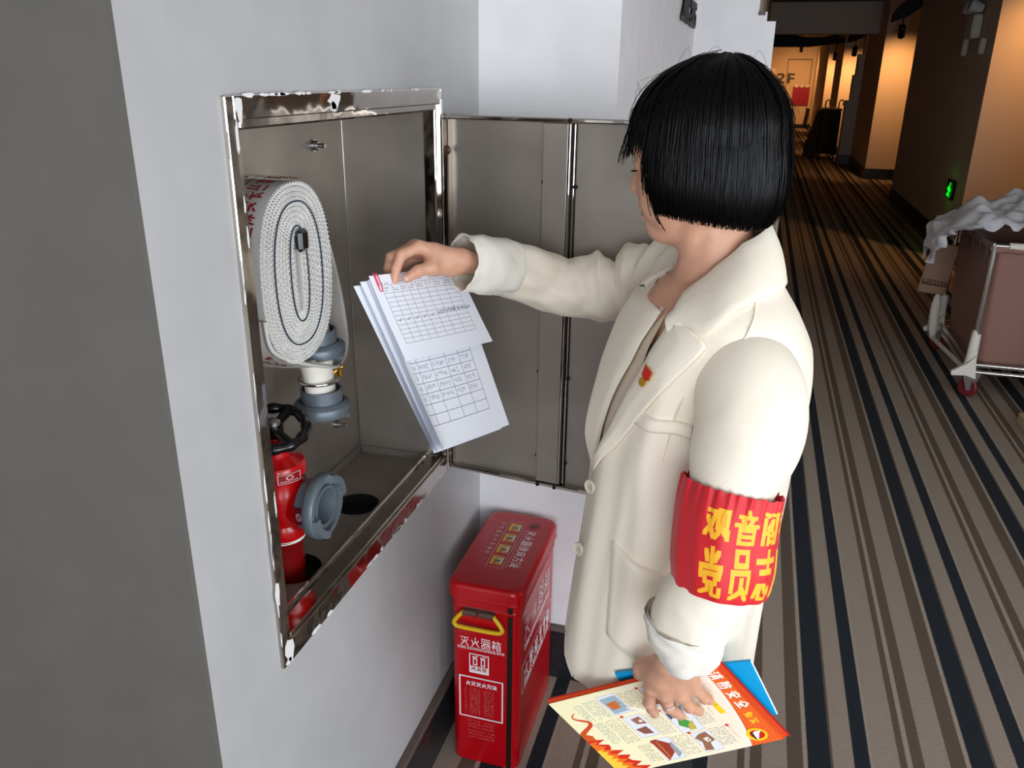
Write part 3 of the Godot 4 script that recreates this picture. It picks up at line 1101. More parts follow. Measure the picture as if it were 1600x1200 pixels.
	# bolts in the back panel
	for b in [Vector3(x0, 1.422, -1.431), Vector3(x0, 0.850, -1.443)]:
		var bm := MB.new(o)
		var xf := Transform3D(Basis(Vector3.BACK, -PI / 2), b)
		bm.lathe([Vector2(0.0, 0.002), Vector2(0.012, 0.002), Vector2(0.012, 0.0)], xf, 20)
		bm.lathe([Vector2(0.0, 0.010), Vector2(0.008, 0.010), Vector2(0.009, 0.009), Vector2(0.009, 0.002)], xf, 6)
		bm.lathe([Vector2(0.0, 0.024), Vector2(0.004, 0.024), Vector2(0.0045, 0.023), Vector2(0.0045, 0.009)], xf, 12)
		obj("bolt", bm, M.bolt, c)
	var rs := MB.new(o)
	rs.span(Vector3(-0.66, 1.05, -0.9035), Vector3(-0.622, 1.484, -0.8985), 0.001)
	var rp := obj("door_edge_strip", rs, M.red_paint, c)
	rp.set_meta("label", "red strip inside the left frame")
	# black hook that carries the coil
	var hk := MB.new(o)
	hk.tube([Vector3(x0, 1.318, -1.095), Vector3(-0.645, 1.318, -1.095)], 0.008, 10)
	hk.box(Vector3(-0.643, 1.314, -1.095), Vector3(0.012, 0.034, 0.026), 0.005)
	obj("hook", hk, M.black, c)
	# the door, swung out to just past a right angle
	var a := deg_to_rad(7.0)
	var hinge := Vector3(-0.588, 0, -1.572)
	var b := Basis(Vector3.UP, -a)   # local x runs along the door, local z towards the viewer
	var dp := MB.new(o)
	var w := 0.64
	dp.box(hinge + b * Vector3(w / 2, 1.1025, -0.002), Vector3(w, 0.75, 0.003), 0.0, b)
	var door := obj("door", dp, M.steel, c)
	for q in [[w / 2, 1.4735, 0.007, w, 0.008, 0.018], [w / 2, 0.7305, 0.007, w, 0.008, 0.018], [0.006, 1.1025, 0.008, 0.012, 0.736, 0.02], [w - 0.005, 1.1025, 0.007, 0.01, 0.736, 0.018]]:
		var dr := MB.new(o)
		dr.box(hinge + b * Vector3(q[0], q[1], q[2]), Vector3(q[3], q[4], q[5]), 0.002, b)
		obj("door_rim", dr, M.polished, door)
	var sf := MB.new(o)
	sf.box(hinge + b * Vector3(0.233, 1.102, 0.012), Vector3(0.046, 0.732, 0.002), 0.0008, b)
	sf.box(hinge + b * Vector3(0.209, 1.102, 0.006), Vector3(0.002, 0.732, 0.013), 0.0004, b)
	obj("stiffener", sf, M.steel, door)
	var s2 := MB.new(o)
	s2.box(hinge + b * Vector3(0.2585, 1.102, 0.010), Vector3(0.004, 0.732, 0.004), 0.001, b)
	obj("slot_edge", s2, M.polished, door)
	s2 = MB.new(o)
	s2.box(hinge + b * Vector3(0.2625, 1.102, 0.002), Vector3(0.0045, 0.732, 0.004), 0.0004, b)
	obj("lock_slot", s2, M.darksteel, door)
	s2 = MB.new(o)
	s2.box(hinge + b * Vector3(0.2665, 1.102, 0.004), Vector3(0.0035, 0.732, 0.006), 0.001, b)
	obj("slot_edge", s2, M.polished, door)
	s2 = MB.new(o)
	s2.box(hinge + b * Vector3(0.2695, 1.102, 0.001), Vector3(0.0022, 0.732, 0.003), 0.0004, b)
	obj("lock_slot", s2, M.darksteel, door)
	var sc := []
	for y in [1.36, 1.13, 0.98, 0.79]:
		sc.append(Vector3(0.2055, y, 0.001))
		sc.append(Vector3(0.2705, y - 0.005, 0.004))
	sc.append(Vector3(0.214, 0.729, 0.016))
	sc.append(Vector3(0.252, 0.729, 0.016))
	sc.append(Vector3(0.26, 1.474, 0.016))
	for q in sc:
		var sm := MB.new(o)
		sm.lathe([Vector2(0.0, 0.004), Vector2(0.003, 0.0035), Vector2(0.0045, 0.0)], Transform3D(b * Basis(Vector3.RIGHT, PI / 2), hinge + b * q), 10)
		obj("screw", sm, M.darksteel, door)
	var pl := MB.new(o)
	pl.lathe([Vector2(0.0, 0.003), Vector2(0.006, 0.0025), Vector2(0.009, 0.0)], Transform3D(b * Basis(Vector3.RIGHT, PI / 2), hinge + b * Vector3(0.0105, 1.412, 0.018)), 14)
	var plug := obj("rivet", pl, mat(Color(0.3, 0.18, 0.12), 0.4), door)
	plug.set_meta("label", "brown rivet by the hinge")

func ragged(r: RandomNumberGenerator, hw: float, hh: float) -> PackedVector2Array:
	var p := PackedVector2Array()
	for k in 10:
		var a := TAU * k / 10.0
		var s := r.randf_range(0.6, 1.1)
		p.append(Vector2(cos(a) * hw, sin(a) * hh) * s)
	return p

func sheet_with_holes(o: Vector3, xa: float, xb: float, za: float, zb: float, y: float, holes: Array) -> MB:
	# strips between the holes, and a ring of quads round each hole
	var mb := MB.new(o)
	var cuts := [za]
	var up := Vector3.UP
	holes.sort_custom(func(p, q): return p[0].y < q[0].y)
	for h in holes:
		cuts.append(h[0].y - h[1] - 0.02)
		cuts.append(h[0].y + h[1] + 0.02)
	cuts.append(zb)
	for k in range(0, cuts.size(), 2):
		mb.face([Vector3(xa, y, cuts[k]), Vector3(xb, y, cuts[k]), Vector3(xb, y, cuts[k + 1]), Vector3(xa, y, cuts[k + 1])], up)
	for h in holes:
		var c: Vector2 = h[0]
		var r: float = h[1]
		var n := 48
		for k in n:
			var pts := []
			for q in [k, k + 1]:
				var d := Vector2(cos(TAU * q / n), sin(TAU * q / n))
				var tx := ((xb - c.x) if d.x > 0 else (xa - c.x)) / (d.x if absf(d.x) > 1e-5 else 1e-5)
				var tz := (r + 0.02) / maxf(absf(d.y), 1e-5)
				var far := c + d * minf(absf(tx), tz)
				pts.append([Vector3(c.x + d.x * r, y, c.y + d.y * r), Vector3(far.x, y, far.y)])
			mb.face([pts[0][0], pts[0][1], pts[1][1], pts[1][0]], up)
		for sx in [xa, xb]:
			for sz in [-1.0, 1.0]:
				# the corners that the ring of straight edges leaves open
				var corner := Vector3(sx, y, c.y + sz * (r + 0.02))
				var last := Vector3.ZERO
				var first := Vector3.ZERO
				for k in n:
					var d0 := Vector2(cos(TAU * k / n), sin(TAU * k / n))
					var d1 := Vector2(cos(TAU * (k + 1) / n), sin(TAU * (k + 1) / n))
					var f0 := _ray_box(c, d0, xa, xb, r + 0.02)
					var f1 := _ray_box(c, d1, xa, xb, r + 0.02)
					if absf(f0.x - f1.x) > 1e-4 and absf(f0.y - f1.y) > 1e-4 and (f0.distance_to(Vector2(corner.x, corner.z)) < 0.05):
						first = Vector3(f0.x, y, f0.y)
						last = Vector3(f1.x, y, f1.y)
						mb.face([first, corner, last], up)
	return mb

func _ray_box(c: Vector2, d: Vector2, xa: float, xb: float, hz: float) -> Vector2:
	var tx := ((xb - c.x) if d.x > 0 else (xa - c.x)) / (d.x if absf(d.x) > 1e-5 else 1e-5)
	var tz := hz / maxf(absf(d.y), 1e-5)
	return c + d * minf(absf(tx), tz)

# ---------- hydrant valve ----------
func build_hydrant() -> void:
	var o := Vector3(-0.705, 0.692, -1.066)
	var h := thing("hydrant_valve", "red fire hydrant valve with a black handwheel, standing in the cabinet", "hydrant", o)
	var up := Transform3D(Basis.IDENTITY, o)
	var pipe := MB.new(o)
	pipe.lathe([Vector2(0.032, -0.008), Vector2(0.032, 0.114), Vector2(0.034, 0.118), Vector2(0.034, 0.126), Vector2(0.030, 0.130)], up, 28)
	obj("riser_pipe", pipe, M.pipe_red, h)
	var tape := MB.new(o)
	var r := RandomNumberGenerator.new()
	r.seed = 8
	for k in 7:
		var y := 0.120 + 0.0012 * k
		tape.tube(ring(o + Vector3(0, y, 0), 0.0345 + 0.001 * r.randf(), 24, Vector3(r.randf_range(-0.05, 0.05), 1, r.randf_range(-0.05, 0.05)).normalized()), 0.0011, 6, true)
	obj("sealing_tape", tape, M.lining, h)
	var body := MB.new(o)
	body.lathe([Vector2(0.0, 0.124), Vector2(0.038, 0.126), Vector2(0.042, 0.134), Vector2(0.042, 0.146), Vector2(0.039, 0.154), Vector2(0.046, 0.174), Vector2(0.049, 0.195), Vector2(0.047, 0.217), Vector2(0.042, 0.232), Vector2(0.043, 0.238), Vector2(0.047, 0.242), Vector2(0.047, 0.256), Vector2(0.044, 0.262), Vector2(0.026, 0.268), Vector2(0.022, 0.272), Vector2(0.020, 0.30), Vector2(0.018, 0.305), Vector2(0.0, 0.305)], up, 32)
	body.lathe([Vector2(0.038, 0.0), Vector2(0.036, 0.03), Vector2(0.037, 0.052)], Transform3D(Basis(Vector3.BACK, -PI / 2), o + Vector3(0.01, 0.190, 0.0)), 28)
	obj("valve_body", body, M.red_paint, h)
	# name plate on the bonnet
	var im := canvas(96, 64, Color(0.55, 0.05, 0.08))
	frame_line(im, Rect2(4, 4, 88, 56), 3, Color(0.85, 0.8, 0.8))
	disc(im, Vector2(48, 26), 14, Color(0.85, 0.8, 0.8))
	disc(im, Vector2(48, 26), 10, Color(0.55, 0.05, 0.08))
	fine_print(im, Rect2(12, 44, 72, 14), Vector2(9, 9), Color(0.85, 0.8, 0.8), 5)
	var pl := MB.new(o)
	var rows := []
	for q in 2:
		var row := PackedVector3Array()
		for k in 9:
			var a := lerpf(0.15, 1.05, k / 8.0)
			row.append(o + Vector3(cos(a) * 0.0482, 0.256 - q * 0.018, sin(a) * 0.0482))
		rows.append(row)
	pl.grid(rows, false, 1.0, 0.0, 0.0, 1.0)
	obj("name_plate", pl, printed(im, 0.35), h)
	# outlet coupling
	var side := Transform3D(Basis(Vector3.BACK, -PI / 2) , o + Vector3(0.010, 0.190, 0.0))
	var col := MB.new(o)
	col.lathe([Vector2(0.037, 0.038), Vector2(0.0425, 0.040), Vector2(0.0425, 0.058), Vector2(0.037, 0.060)], side, 32)
	var cl := obj("coupling_collar", col, M.alloy, h)
	var lb := MB.new(o)
	rows = []
	for q in 2:
		var row := PackedVector3Array()
		for k in 9:
			var a := lerpf(1.1, 1.9, k / 8.0)
			row.append(side * Vector3(cos(a) * 0.0436, 0.041 + q * 0.014, sin(a) * 0.0436))
		rows.append(row)
	lb.grid(rows, false, 0.0, 1.0, 1.0, 0.0)
	var im2 := canvas(96, 64, Color(0.42, 0.04, 0.10))
	disc(im2, Vector2(48, 30), 20, Color(0.8, 0.76, 0.78))
	disc(im2, Vector2(48, 30), 15, Color(0.42, 0.04, 0.10))
	stroke(im2, Vector2(38, 22), Vector2(58, 38), 4, Color(0.8, 0.76, 0.78))
	obj("label", lb, printed(im2, 0.4), cl)
	var cp := MB.new(o)
	storz(cp, side.translated_local(Vector3(0, 0.059, 0)), 0.055, 0.030)
	obj("outlet_coupling", cp, M.alloy, h)
	var bo := MB.new(o)
	bo.lathe([Vector2(0.0, 0.045), Vector2(0.030, 0.045)], side, 24)
	obj("bore", bo, M.hole, h)  # flat black disc stands in for the shaded inside of the pipe
	# handwheel, leaning on its spindle
	var tilt := Basis(Vector3(0.55, 0, 0.83).cross(Vector3.UP).normalized(), -0.30)
	var hc := o + Vector3(0.0, 0.318, 0.0)
	var sp := MB.new(o)
	sp.lathe([Vector2(0.009, -0.03), Vector2(0.009, 0.006), Vector2(0.012, 0.006), Vector2(0.012, 0.013), Vector2(0.010, 0.015), Vector2(0.006, 0.018), Vector2(0.0, 0.018)], Transform3D(tilt, hc), 16)
	obj("spindle", sp, M.bolt, h)
	var hw := MB.new(o)
	var rim := []
	var rad := []
	for k in 49:
		var a := TAU * k / 48.0
		rim.append(hc + tilt * Vector3(cos(a) * 0.052, 0, sin(a) * 0.052))
		rad.append(0.0085 + 0.0013 * cos(a * 12.0))
	hw.tube(rim, rad, 12, true)
	for k in 3:
		var a := TAU * k / 3.0 + 0.5
		var d := tilt * Vector3(cos(a), 0, sin(a))
		hw.tube([hc + d * 0.008, hc + d * 0.025, hc + d * 0.05], [0.009, 0.0075, 0.0095], 10)
	hw.lathe([Vector2(0.0, -0.01), Vector2(0.016, -0.01), Vector2(0.017, 0.0), Vector2(0.015, 0.008), Vector2(0.0, 0.008)], Transform3D(tilt, hc), 18)
	obj("handwheel", hw, M.black, h)

func ring(c: Vector3, r: float, n: int, axis := Vector3.UP) -> Array:
	var x := axis.cross(Vector3.RIGHT if absf(axis.x) < 0.9 else Vector3.UP).normalized()
	var z := x.cross(axis)
	var p := []
	for k in n + 1:
		p.append(c + (x * cos(TAU * k / n) + z * sin(TAU * k / n)) * r)
	return p

# a quick coupling: stepped ring with two hooked lugs on its face (+y of xf)
func storz(mb: MB, xf: Transform3D, r: float, bore: float) -> void:
	mb.lathe([Vector2(r * 0.78, -0.004), Vector2(r * 0.96, 0.0), Vector2(r, 0.003), Vector2(r, 0.016), Vector2(r * 0.97, 0.019), Vector2(r * 0.80, 0.019), Vector2(r * 0.80, 0.012), Vector2(bore * 1.18, 0.012), Vector2(bore * 1.18, 0.017), Vector2(bore, 0.017), Vector2(bore * 0.96, -0.02)], xf, 40)
	for s in [0.0, PI]:
		mb.lathe([Vector2(r * 0.97, 0.019), Vector2(r * 0.95, 0.027), Vector2(r * 0.72, 0.027), Vector2(r * 0.70, 0.012)], xf, 14, s + 0.2, s + 1.55)
		for e in [0.2, 1.55]:
			var p := []
			for q in [Vector2(r * 0.97, 0.019), Vector2(r * 0.95, 0.027), Vector2(r * 0.72, 0.027), Vector2(r * 0.70, 0.012)]:
				p.append(xf * Vector3(q.x * cos(s + e), q.y, q.x * sin(s + e)))
			mb.face(p, (xf.basis * Vector3(-sin(s + e), 0, cos(s + e)) * (-1.0 if e < 1.0 else 1.0)).normalized())

# ---------- coiled hose ----------
func build_hose() -> void:
	var c := Vector3(0, 1.262, -1.094)
	var o := Vector3(-0.70, 1.10, -1.098)
	var h := thing("fire_hose", "white canvas fire hose coiled on a hook inside the cabinet", "fire hose", o)
	var im := canvas(64, 64, Color(0.80, 0.78, 0.76))
	for y in 64:
		for x in 64:
			var k := 0.74 + 0.09 * sin((x * 2 + y) * TAU / 16.0) + 0.05 * sin((x - y) * TAU / 16.0)
			im.set_pixel(x, y, Color(k, k * 0.985, k * 0.96))
	var canvas_mat := mat(Color(1, 1, 1), 0.85)
	canvas_mat.albedo_texture = ImageTexture.create_from_image(im)
	canvas_mat.uv1_scale = Vector3(90, 9, 1)
	canvas_mat.heightmap_enabled = true
	canvas_mat.heightmap_scale = 0.06
	canvas_mat.heightmap_texture = canvas_mat.albedo_texture
	canvas_mat.cull_mode = BaseMaterial3D.CULL_DISABLED
	# the coil: a flat tube wound on an upright oval, layer on layer
	var turns := 11
	var xa := -0.752
	var xb := -0.652
	var coil := MB.new(o)
	var stripe := MB.new(o)
	var weft := MB.new(o)
	var n := 44
	for k in turns:
		var rows := []
		var f := (k + 0.35) / turns
		var az := lerpf(0.010, 0.105, f)
		var ay := lerpf(0.060, 0.139, f)
		var th := 0.0032
		var cen := c + Vector3(0, lerpf(0.0, 0.0, f), 0)
		for q in 9:
			# rounded-edge section of the flattened hose, seen at the coil's face
			var row := PackedVector3Array()
			var s: float = [-1.0, -1.0, -0.6, 0.6, 1.0, 1.0, 0.55, -0.55, -1.0][q]
			var xx: float = [xa, xb - 0.003, xb, xb, xb - 0.003, xa, xa, xa, xa][q]
			for j in n + 1:
				var a := TAU * j / n
				var e := oval(a, az + s * th, ay + s * th)
				row.append(Vector3(xx + 0.0012 * sin(a * 3 + k), cen.y + e.y, cen.z + e.x))
			rows.append(row)
		coil.grid(rows, true, 0.0, 1.0, 0.0, 1.0)
		# the woven edge: a row of slanting threads round each layer
		var m := int(46 + 74 * f)
		for half in 2:
			for j in m:
				var a := TAU * j / m
				var r0 := -th if half == 0 else 0.0
				var slant := 3.4 / m * (1.0 if half == 0 else -1.0)
				var e0 := oval(a, az + r0, ay + r0)
				var e1 := oval(a + slant, az + r0 + th, ay + r0 + th)
				weft.tube([Vector3(xb - 0.0012, c.y + e0.y, c.z + e0.x), Vector3(xb + 0.0010, c.y + (e0.y + e1.y) * 0.5, c.z + (e0.x + e1.x) * 0.5), Vector3(xb - 0.0012, c.y + e1.y, c.z + e1.x)], 0.00145, 4)
		if k in [1, 6]:
			var p := []
			for j in 61:
				var a := TAU * j / 60.0
				var e := oval(a, az + th * 1.2, ay + th * 1.2)
				p.append(Vector3(xb + 0.0022, c.y + e.y, c.z + e.x))
			stripe.tube(p, 0.0011, 5, true)
	obj("coil", coil, canvas_mat, h)
	var wf := obj("woven_edge", weft, mat(Color(0.83, 0.82, 0.80), 0.8), h)
	wf.set_meta("kind", "stuff")
	obj("marking_thread", stripe, mat(Color(0.12, 0.17, 0.27), 0.8), h)
	# inner loop end, crumpled canvas
	var inn := MB.new(o)
	inn.tube(smooth([Vector3(-0.67, c.y + 0.045, c.z), Vector3(-0.668, c.y, c.z + 0.003), Vector3(-0.67, c.y - 0.03, c.z - 0.003), Vector3(-0.668, c.y - 0.06, c.z)], 4), 0.007, 8, false, 2.2)
	obj("inner_end", inn, canvas_mat, h)
	# red print round the outer layer
	var pr := canvas(1024, 128, Color(0, 0, 0, 0))
	var red := Color(0.55, 0.06, 0.09, 1)
	var line := "丝涤纶长丝涤纶长丝品质专供"
	for k in 26:
		glyph(pr, line[k % line.length()], Rect2(8 + k * 39, 80, 27, 40), 4.5, red)
	for k in 26:
		glyph(pr, line[(k + 5) % line.length()], Rect2(8 + k * 39, 14, 26, 36), 4.0, red)
	stroke(pr, Vector2(0, 66), Vector2(1023, 66), 3, Color(0.1, 0.1, 0.12, 1))
	var po := MB.new(o)
	var rows := []
	for q in 2:
		var row := PackedVector3Array()
		for j in 61:
			var a := lerpf(-0.4, PI + 0.9, j / 60.0)
			var e := oval(a, 0.1055 + 0.0042, 0.1395 + 0.0042)
			row.append(Vector3(xb - 0.006 if q else xa + 0.004, c.y + e.y, c.z + e.x))
		rows.append(row)
	po.grid(rows, false, 1.0, 0.0, 0.0, 1.0)
	var pp := obj("printed_text", po, printed(pr, 0.8, true), h)
	pp.set_meta("label", "red lettering on the outer turn")
	# the loose outer turn: from the top over the right side, down, and back under the coil
	var path := smooth([Vector3(-0.652, 1.215, -0.990), Vector3(-0.652, 1.168, -1.002), Vector3(-0.654, 1.130, -1.065), Vector3(-0.660, 1.088, -1.165), Vector3(-0.668, 1.068, -1.232), Vector3(-0.680, 1.085, -1.285), Vector3(-0.692, 1.140, -1.305), Vector3(-0.70, 1.215, -1.300), Vector3(-0.70, 1.305, -1.262), Vector3(-0.70, 1.375, -1.205)], 6)
	var inner := smooth([Vector3(-0.757, 1.215, -0.990), Vector3(-0.757, 1.160, -1.002), Vector3(-0.757, 1.118, -1.065), Vector3(-0.757, 1.088, -1.150), Vector3(-0.750, 1.090, -1.19), Vector3(-0.740, 1.120, -1.20), Vector3(-0.735, 1.165, -1.205), Vector3(-0.735, 1.23, -1.20), Vector3(-0.735, 1.31, -1.185), Vector3(-0.735, 1.37, -1.15)], 6)
	var lt := MB.new(o)
	rows = []
	for q in 9:
		var row := PackedVector3Array()
		var t := q / 8.0
		for k in path.size():
			var mid: Vector3 = path[k].lerp(inner[k], t)
			row.append(mid + (mid - Vector3(-0.70, 1.23, -1.11)).normalized() * 0.006 * sin(t * PI))
		rows.append(row)
	lt.grid(rows)
	obj("loose_turn", lt, canvas_mat, h)
	var le := MB.new(o)
	var ep := []
	for k in path.size():
		ep.append(path[k])
	le.tube(ep, 0.0035, 6)
	obj("loose_turn_edge", le, mat(Color(0.78, 0.77, 0.74), 0.8), h)
	# hose ends with their couplings
	hose_end(h, o, Vector3(-0.70, 1.17, -1.20), Vector3(-0.695, 1.118, -1.203), false)
	hose_end(h, o, Vector3(-0.69, 1.10, -1.188), Vector3(-0.685, 1.015, -1.192), true)

func oval(a: float, rz: float, ry: float) -> Vector2:
	# a capsule-like oval, angle 0 at the top, going towards +z
	var k := 2.35
	var s := sin(a)
	var q := cos(a)
	return Vector2(signf(s) * pow(absf(s), 2.0 / k) * rz, signf(q) * pow(absf(q), 2.0 / k) * ry)

func hose_end(h: Node3D, o: Vector3, a: Vector3, b: Vector3, clamp_on: bool) -> void:
	var nk := MB.new(o)
	var m := a.lerp(b, 0.5)
	nk.tube(smooth([a, a.lerp(b, 0.3), m, b], 4), [0.036, 0.035, 0.034, 0.033, 0.032, 0.0315, 0.031, 0.031, 0.031, 0.0305, 0.031, 0.031, 0.031], 22, false, 0.8)
	obj("hose_neck", nk, M.lining, h)
	var xf := Transform3D(Basis(Vector3.RIGHT, PI), b + Vector3(0, -0.002, 0))
	var cp := MB.new(o)
	cp.lathe([Vector2(0.032, -0.024), Vector2(0.036, -0.024), Vector2(0.036, 0.0)], xf, 28)
	storz(cp, xf.translated_local(Vector3(0, 0.002, 0)), 0.049, 0.028)
	obj("hose_coupling", cp, M.alloy, h)
	if clamp_on:
		var cb := MB.new(o)
		cb.tube(ring(m + Vector3(0, -0.004, 0), 0.0325, 28), 0.0035, 8, true, 1.0)
		obj("clamp_band", cb, M.silver, h)
		var cs := MB.new(o)
		cs.tube([m + Vector3(0.012, 0.0, -0.03), m + Vector3(0.024, 0.008, -0.042)], 0.006, 10)
		cs.box(m + Vector3(0.02, 0.0, -0.036), Vector3(0.014, 0.016, 0.012), 0.002)
		obj("clamp_screw", cs, M.brass, h)

# ---------- the red extinguisher box ----------
func rounded(x0: float, x1: float, z0: float, z1: float, r: float, seg := 6) -> PackedVector2Array:
	var p := PackedVector2Array()
	for q in [[x1 - r, z1 - r, 0.0], [x0 + r, z1 - r, PI / 2], [x0 + r, z0 + r, PI], [x1 - r, z0 + r, PI * 1.5]]:
		for k in seg + 1:
			var a: float = q[2] + PI / 2 * k / seg
			p.append(Vector2(q[0] + cos(a) * r, q[1] + sin(a) * r))
	return p

func shell(mb: MB, outline: PackedVector2Array, profile: Array, c: Vector2) -> void:
	# outline swept up; profile of Vector3(inset, height, unused); the last ring is closed flat
	var rows := []
	for q in profile:
		var row := PackedVector3Array()
		for k in outline.size() + 1:
			var p := outline[k % outline.size()]
			var d := (p - c)
			var s := Vector2(1.0 - q.x / absf(d.x) if absf(d.x) > 0.01 else 1.0, 1.0 - q.x / absf(d.y) if absf(d.y) > 0.01 else 1.0)
			row.append(Vector3(c.x + d.x * s.x, q.y, c.y + d.y * s.y))
		rows.append(row)
	var part := [rows[0]]
	for k in range(1, rows.size()):
		part.append(rows[k])
		var sharp: bool = k == rows.size() - 1 or profile[k].z > 0.5
		if sharp:
			mb.grid(part, true)
			part = [rows[k]]
	for e in [0, rows.size() - 1]:
		var pts := []
		for k in outline.size():
			pts.append(rows[e][k])
		mb.face(pts, Vector3.DOWN if e == 0 else Vector3.UP)

func build_extinguisher_box() -> void:
	var o := Vector3(-0.472, 0, -1.62)
	var b := thing("extinguisher_box", "red metal fire extinguisher box with yellow handle standing in the wall corner", "extinguisher box", o)
	var x0 := -0.553
	var x1 := -0.391
	var z0 := -1.787
	var z1 := -1.455
	var c := Vector2((x0 + x1) / 2, (z0 + z1) / 2)
	var body := MB.new(o)
	shell(body, rounded(x0, x1, z0, z1, 0.022), [Vector3(0.002, 0.0, 0), Vector3(0.0, 0.003, 0), Vector3(0.0, 0.432, 1), Vector3(-0.0025, 0.435, 0), Vector3(-0.0025, 0.440, 1), Vector3(0.0, 0.443, 0), Vector3(0.0, 0.468, 0)], c)
	obj("body", body, M.red_box, b)
	var lid := MB.new(o)
	shell(lid, rounded(x0 - 0.008, x1 + 0.008, z0 - 0.004, z1 + 0.008, 0.03), [Vector3(0.0, 0.462, 0), Vector3(-0.001, 0.466, 1), Vector3(0.0, 0.470, 0), Vector3(0.0, 0.490, 0), Vector3(0.002, 0.496, 0), Vector3(0.006, 0.4995, 0), Vector3(0.012, 0.5005, 0)], c)
	obj("lid", lid, M.red_box, b)
	# dark seam strip down the front corner
	var st := MB.new(o)
	st.span(Vector3(x1 - 0.028, 0.002, z1 - 0.001), Vector3(x1 - 0.016, 0.462, z1 + 0.0015), 0.0005)
	obj("corner_strip", st, mat(Color(0.12, 0.05, 0.035), 0.4), b)
	# handle
	var hx := -0.484
	var br := MB.new(o)
	for s in [-1.0, 1.0]:
		br.tube([Vector3(hx + s * 0.003, 0.432, z1 + 0.008), Vector3(hx + s * 0.036, 0.432, z1 + 0.008)], 0.008, 14)
	br.box(Vector3(hx, 0.434, z1 + 0.002), Vector3(0.074, 0.014, 0.006), 0.002)
	obj("handle_bracket", br, M.bracket, b)
	var hd := MB.new(o)
	hd.tube(smooth([Vector3(hx - 0.034, 0.432, z1 + 0.009), Vector3(hx - 0.046, 0.420, z1 + 0.011), Vector3(hx - 0.056, 0.404, z1 + 0.012), Vector3(hx - 0.054, 0.397, z1 + 0.012), Vector3(hx - 0.044, 0.393, z1 + 0.012), Vector3(hx, 0.392, z1 + 0.012), Vector3(hx + 0.044, 0.393, z1 + 0.012), Vector3(hx + 0.054, 0.397, z1 + 0.012), Vector3(hx + 0.056, 0.404, z1 + 0.012), Vector3(hx + 0.046, 0.420, z1 + 0.011), Vector3(hx + 0.034, 0.432, z1 + 0.009)], 4), 0.0052, 10)
	obj("handle", hd, M.yellow, b)
	var W := Color(0.93, 0.88, 0.88, 1)
	var none := Color(0, 0, 0, 0)
	# print on the narrow front
	var im := canvas(512, 1280, none)     # 0.13 m x 0.325 m
	write(im, "灭火器箱", Vector2(60, 30), Vector2(82, 96), Vector2(100, 0), 8, W)
	frame_line(im, Rect2(150, 210, 176, 200), 10, W)
	im.fill_rect(Rect2i(150, 340, 180, 76), W)
	write(im, "两具装", Vector2(166, 350), Vector2(40, 40), Vector2(52, 0), 5, Color(0.6, 0.05, 0.1, 1))
	for k in 2:
		im.fill_rect(Rect2i(180 + k * 74, 246, 42, 84), W)
		im.fill_rect(Rect2i(190 + k * 74, 262, 22, 56), Color(0.62, 0.05, 0.1, 1))
		stroke(im, Vector2(178 + k * 74, 240), Vector2(226 + k * 74, 228), 9, W)
	frame_line(im, Rect2(52, 470, 408, 450), 14, W)
	write(im, "火灾灭火方法", Vector2(112, 515), Vector2(42, 46), Vector2(50, 0), 7, W)
	for k in 12:
		fine_print(im, Rect2(100, 590 + k * 25, 30, 22), Vector2(20, 22), W, 60 + k, 0.95, 1.0)
		fine_print(im, Rect2(150, 590 + k * 25, 100, 22), Vector2(20, 22), W, 80 + k, 0.95, 1.0)
		fine_print(im, Rect2(284, 590 + k * 25, 110, 22), Vector2(20, 22), W, 120 + k, 0.95, 1.0)
	for k in 6:
		fine_print(im, Rect2(130, 960 + k * 34 + (14 if k > 2 else 0), 256, 26), Vector2(20, 24), W, 200 + k, 0.95, 1.0)
	var q := MB.new(o)
	var zf := z1 + 0.0008
	q.face([Vector3(-0.546, 0.368, zf), Vector3(-0.416, 0.368, zf), Vector3(-0.416, 0.043, zf), Vector3(-0.546, 0.043, zf)], Vector3.BACK, [Vector2(0, 0), Vector2(1, 0), Vector2(1, 1), Vector2(0, 1)])
	var p1 := obj("front_print", q, printed(im, 0.4, true), b)
	p1.set_meta("label", "white print on the narrow front")
	letters("lettering", "FIRE EXTINGUISHER BOX", 0.0062, Transform3D(Basis.IDENTITY, Vector3(-0.481, 0.3295, z1 + 0.0012) - o), mat(W, 0.4), b, "Droid Serif", 1.0, 0.0004)
	# print on the long side
	var im2 := canvas(1280, 1024, none)   # 0.30 m x 0.24 m
	write(im2, "灭火器箱", Vector2(100, 60), Vector2(200, 250), Vector2(270, 0), 14, W)
	frame_line(im2, Rect2(40, 560, 1180, 330), 8, W)
	write(im2, "火警", Vector2(110, 610), Vector2(160, 180), Vector2(210, 0), 15, W)
	glyph(im2, "箱", Rect2(535, 620, 120, 170), 18, W)
	var q2 := MB.new(o)
	var xf := x1 + 0.0008
	q2.face([Vector3(xf, 0.415, -1.470), Vector3(xf, 0.415, -1.770), Vector3(xf, 0.175, -1.770), Vector3(xf, 0.175, -1.470)], Vector3.RIGHT, [Vector2(0, 0), Vector2(1, 0), Vector2(1, 1), Vector2(0, 1)])
	var p2 := obj("side_print", q2, printed(im2, 0.4, true), b)
	p2.set_meta("label", "white print on the long side")
	var ry := Basis(Vector3.UP, PI / 2)
	letters("lettering", "119", 0.046, Transform3D(ry, Vector3(x1 + 0.0012, 0.251, -1.685) - o), mat(W, 0.4), b, "Droid Sans", 1.0, 0.0004)
	letters("lettering", "FIRE ALARM 119", 0.018, Transform3D(ry, Vector3(x1 + 0.0012, 0.216, -1.615) - o), mat(W, 0.4), b, "Droid Serif", 1.1, 0.0004)
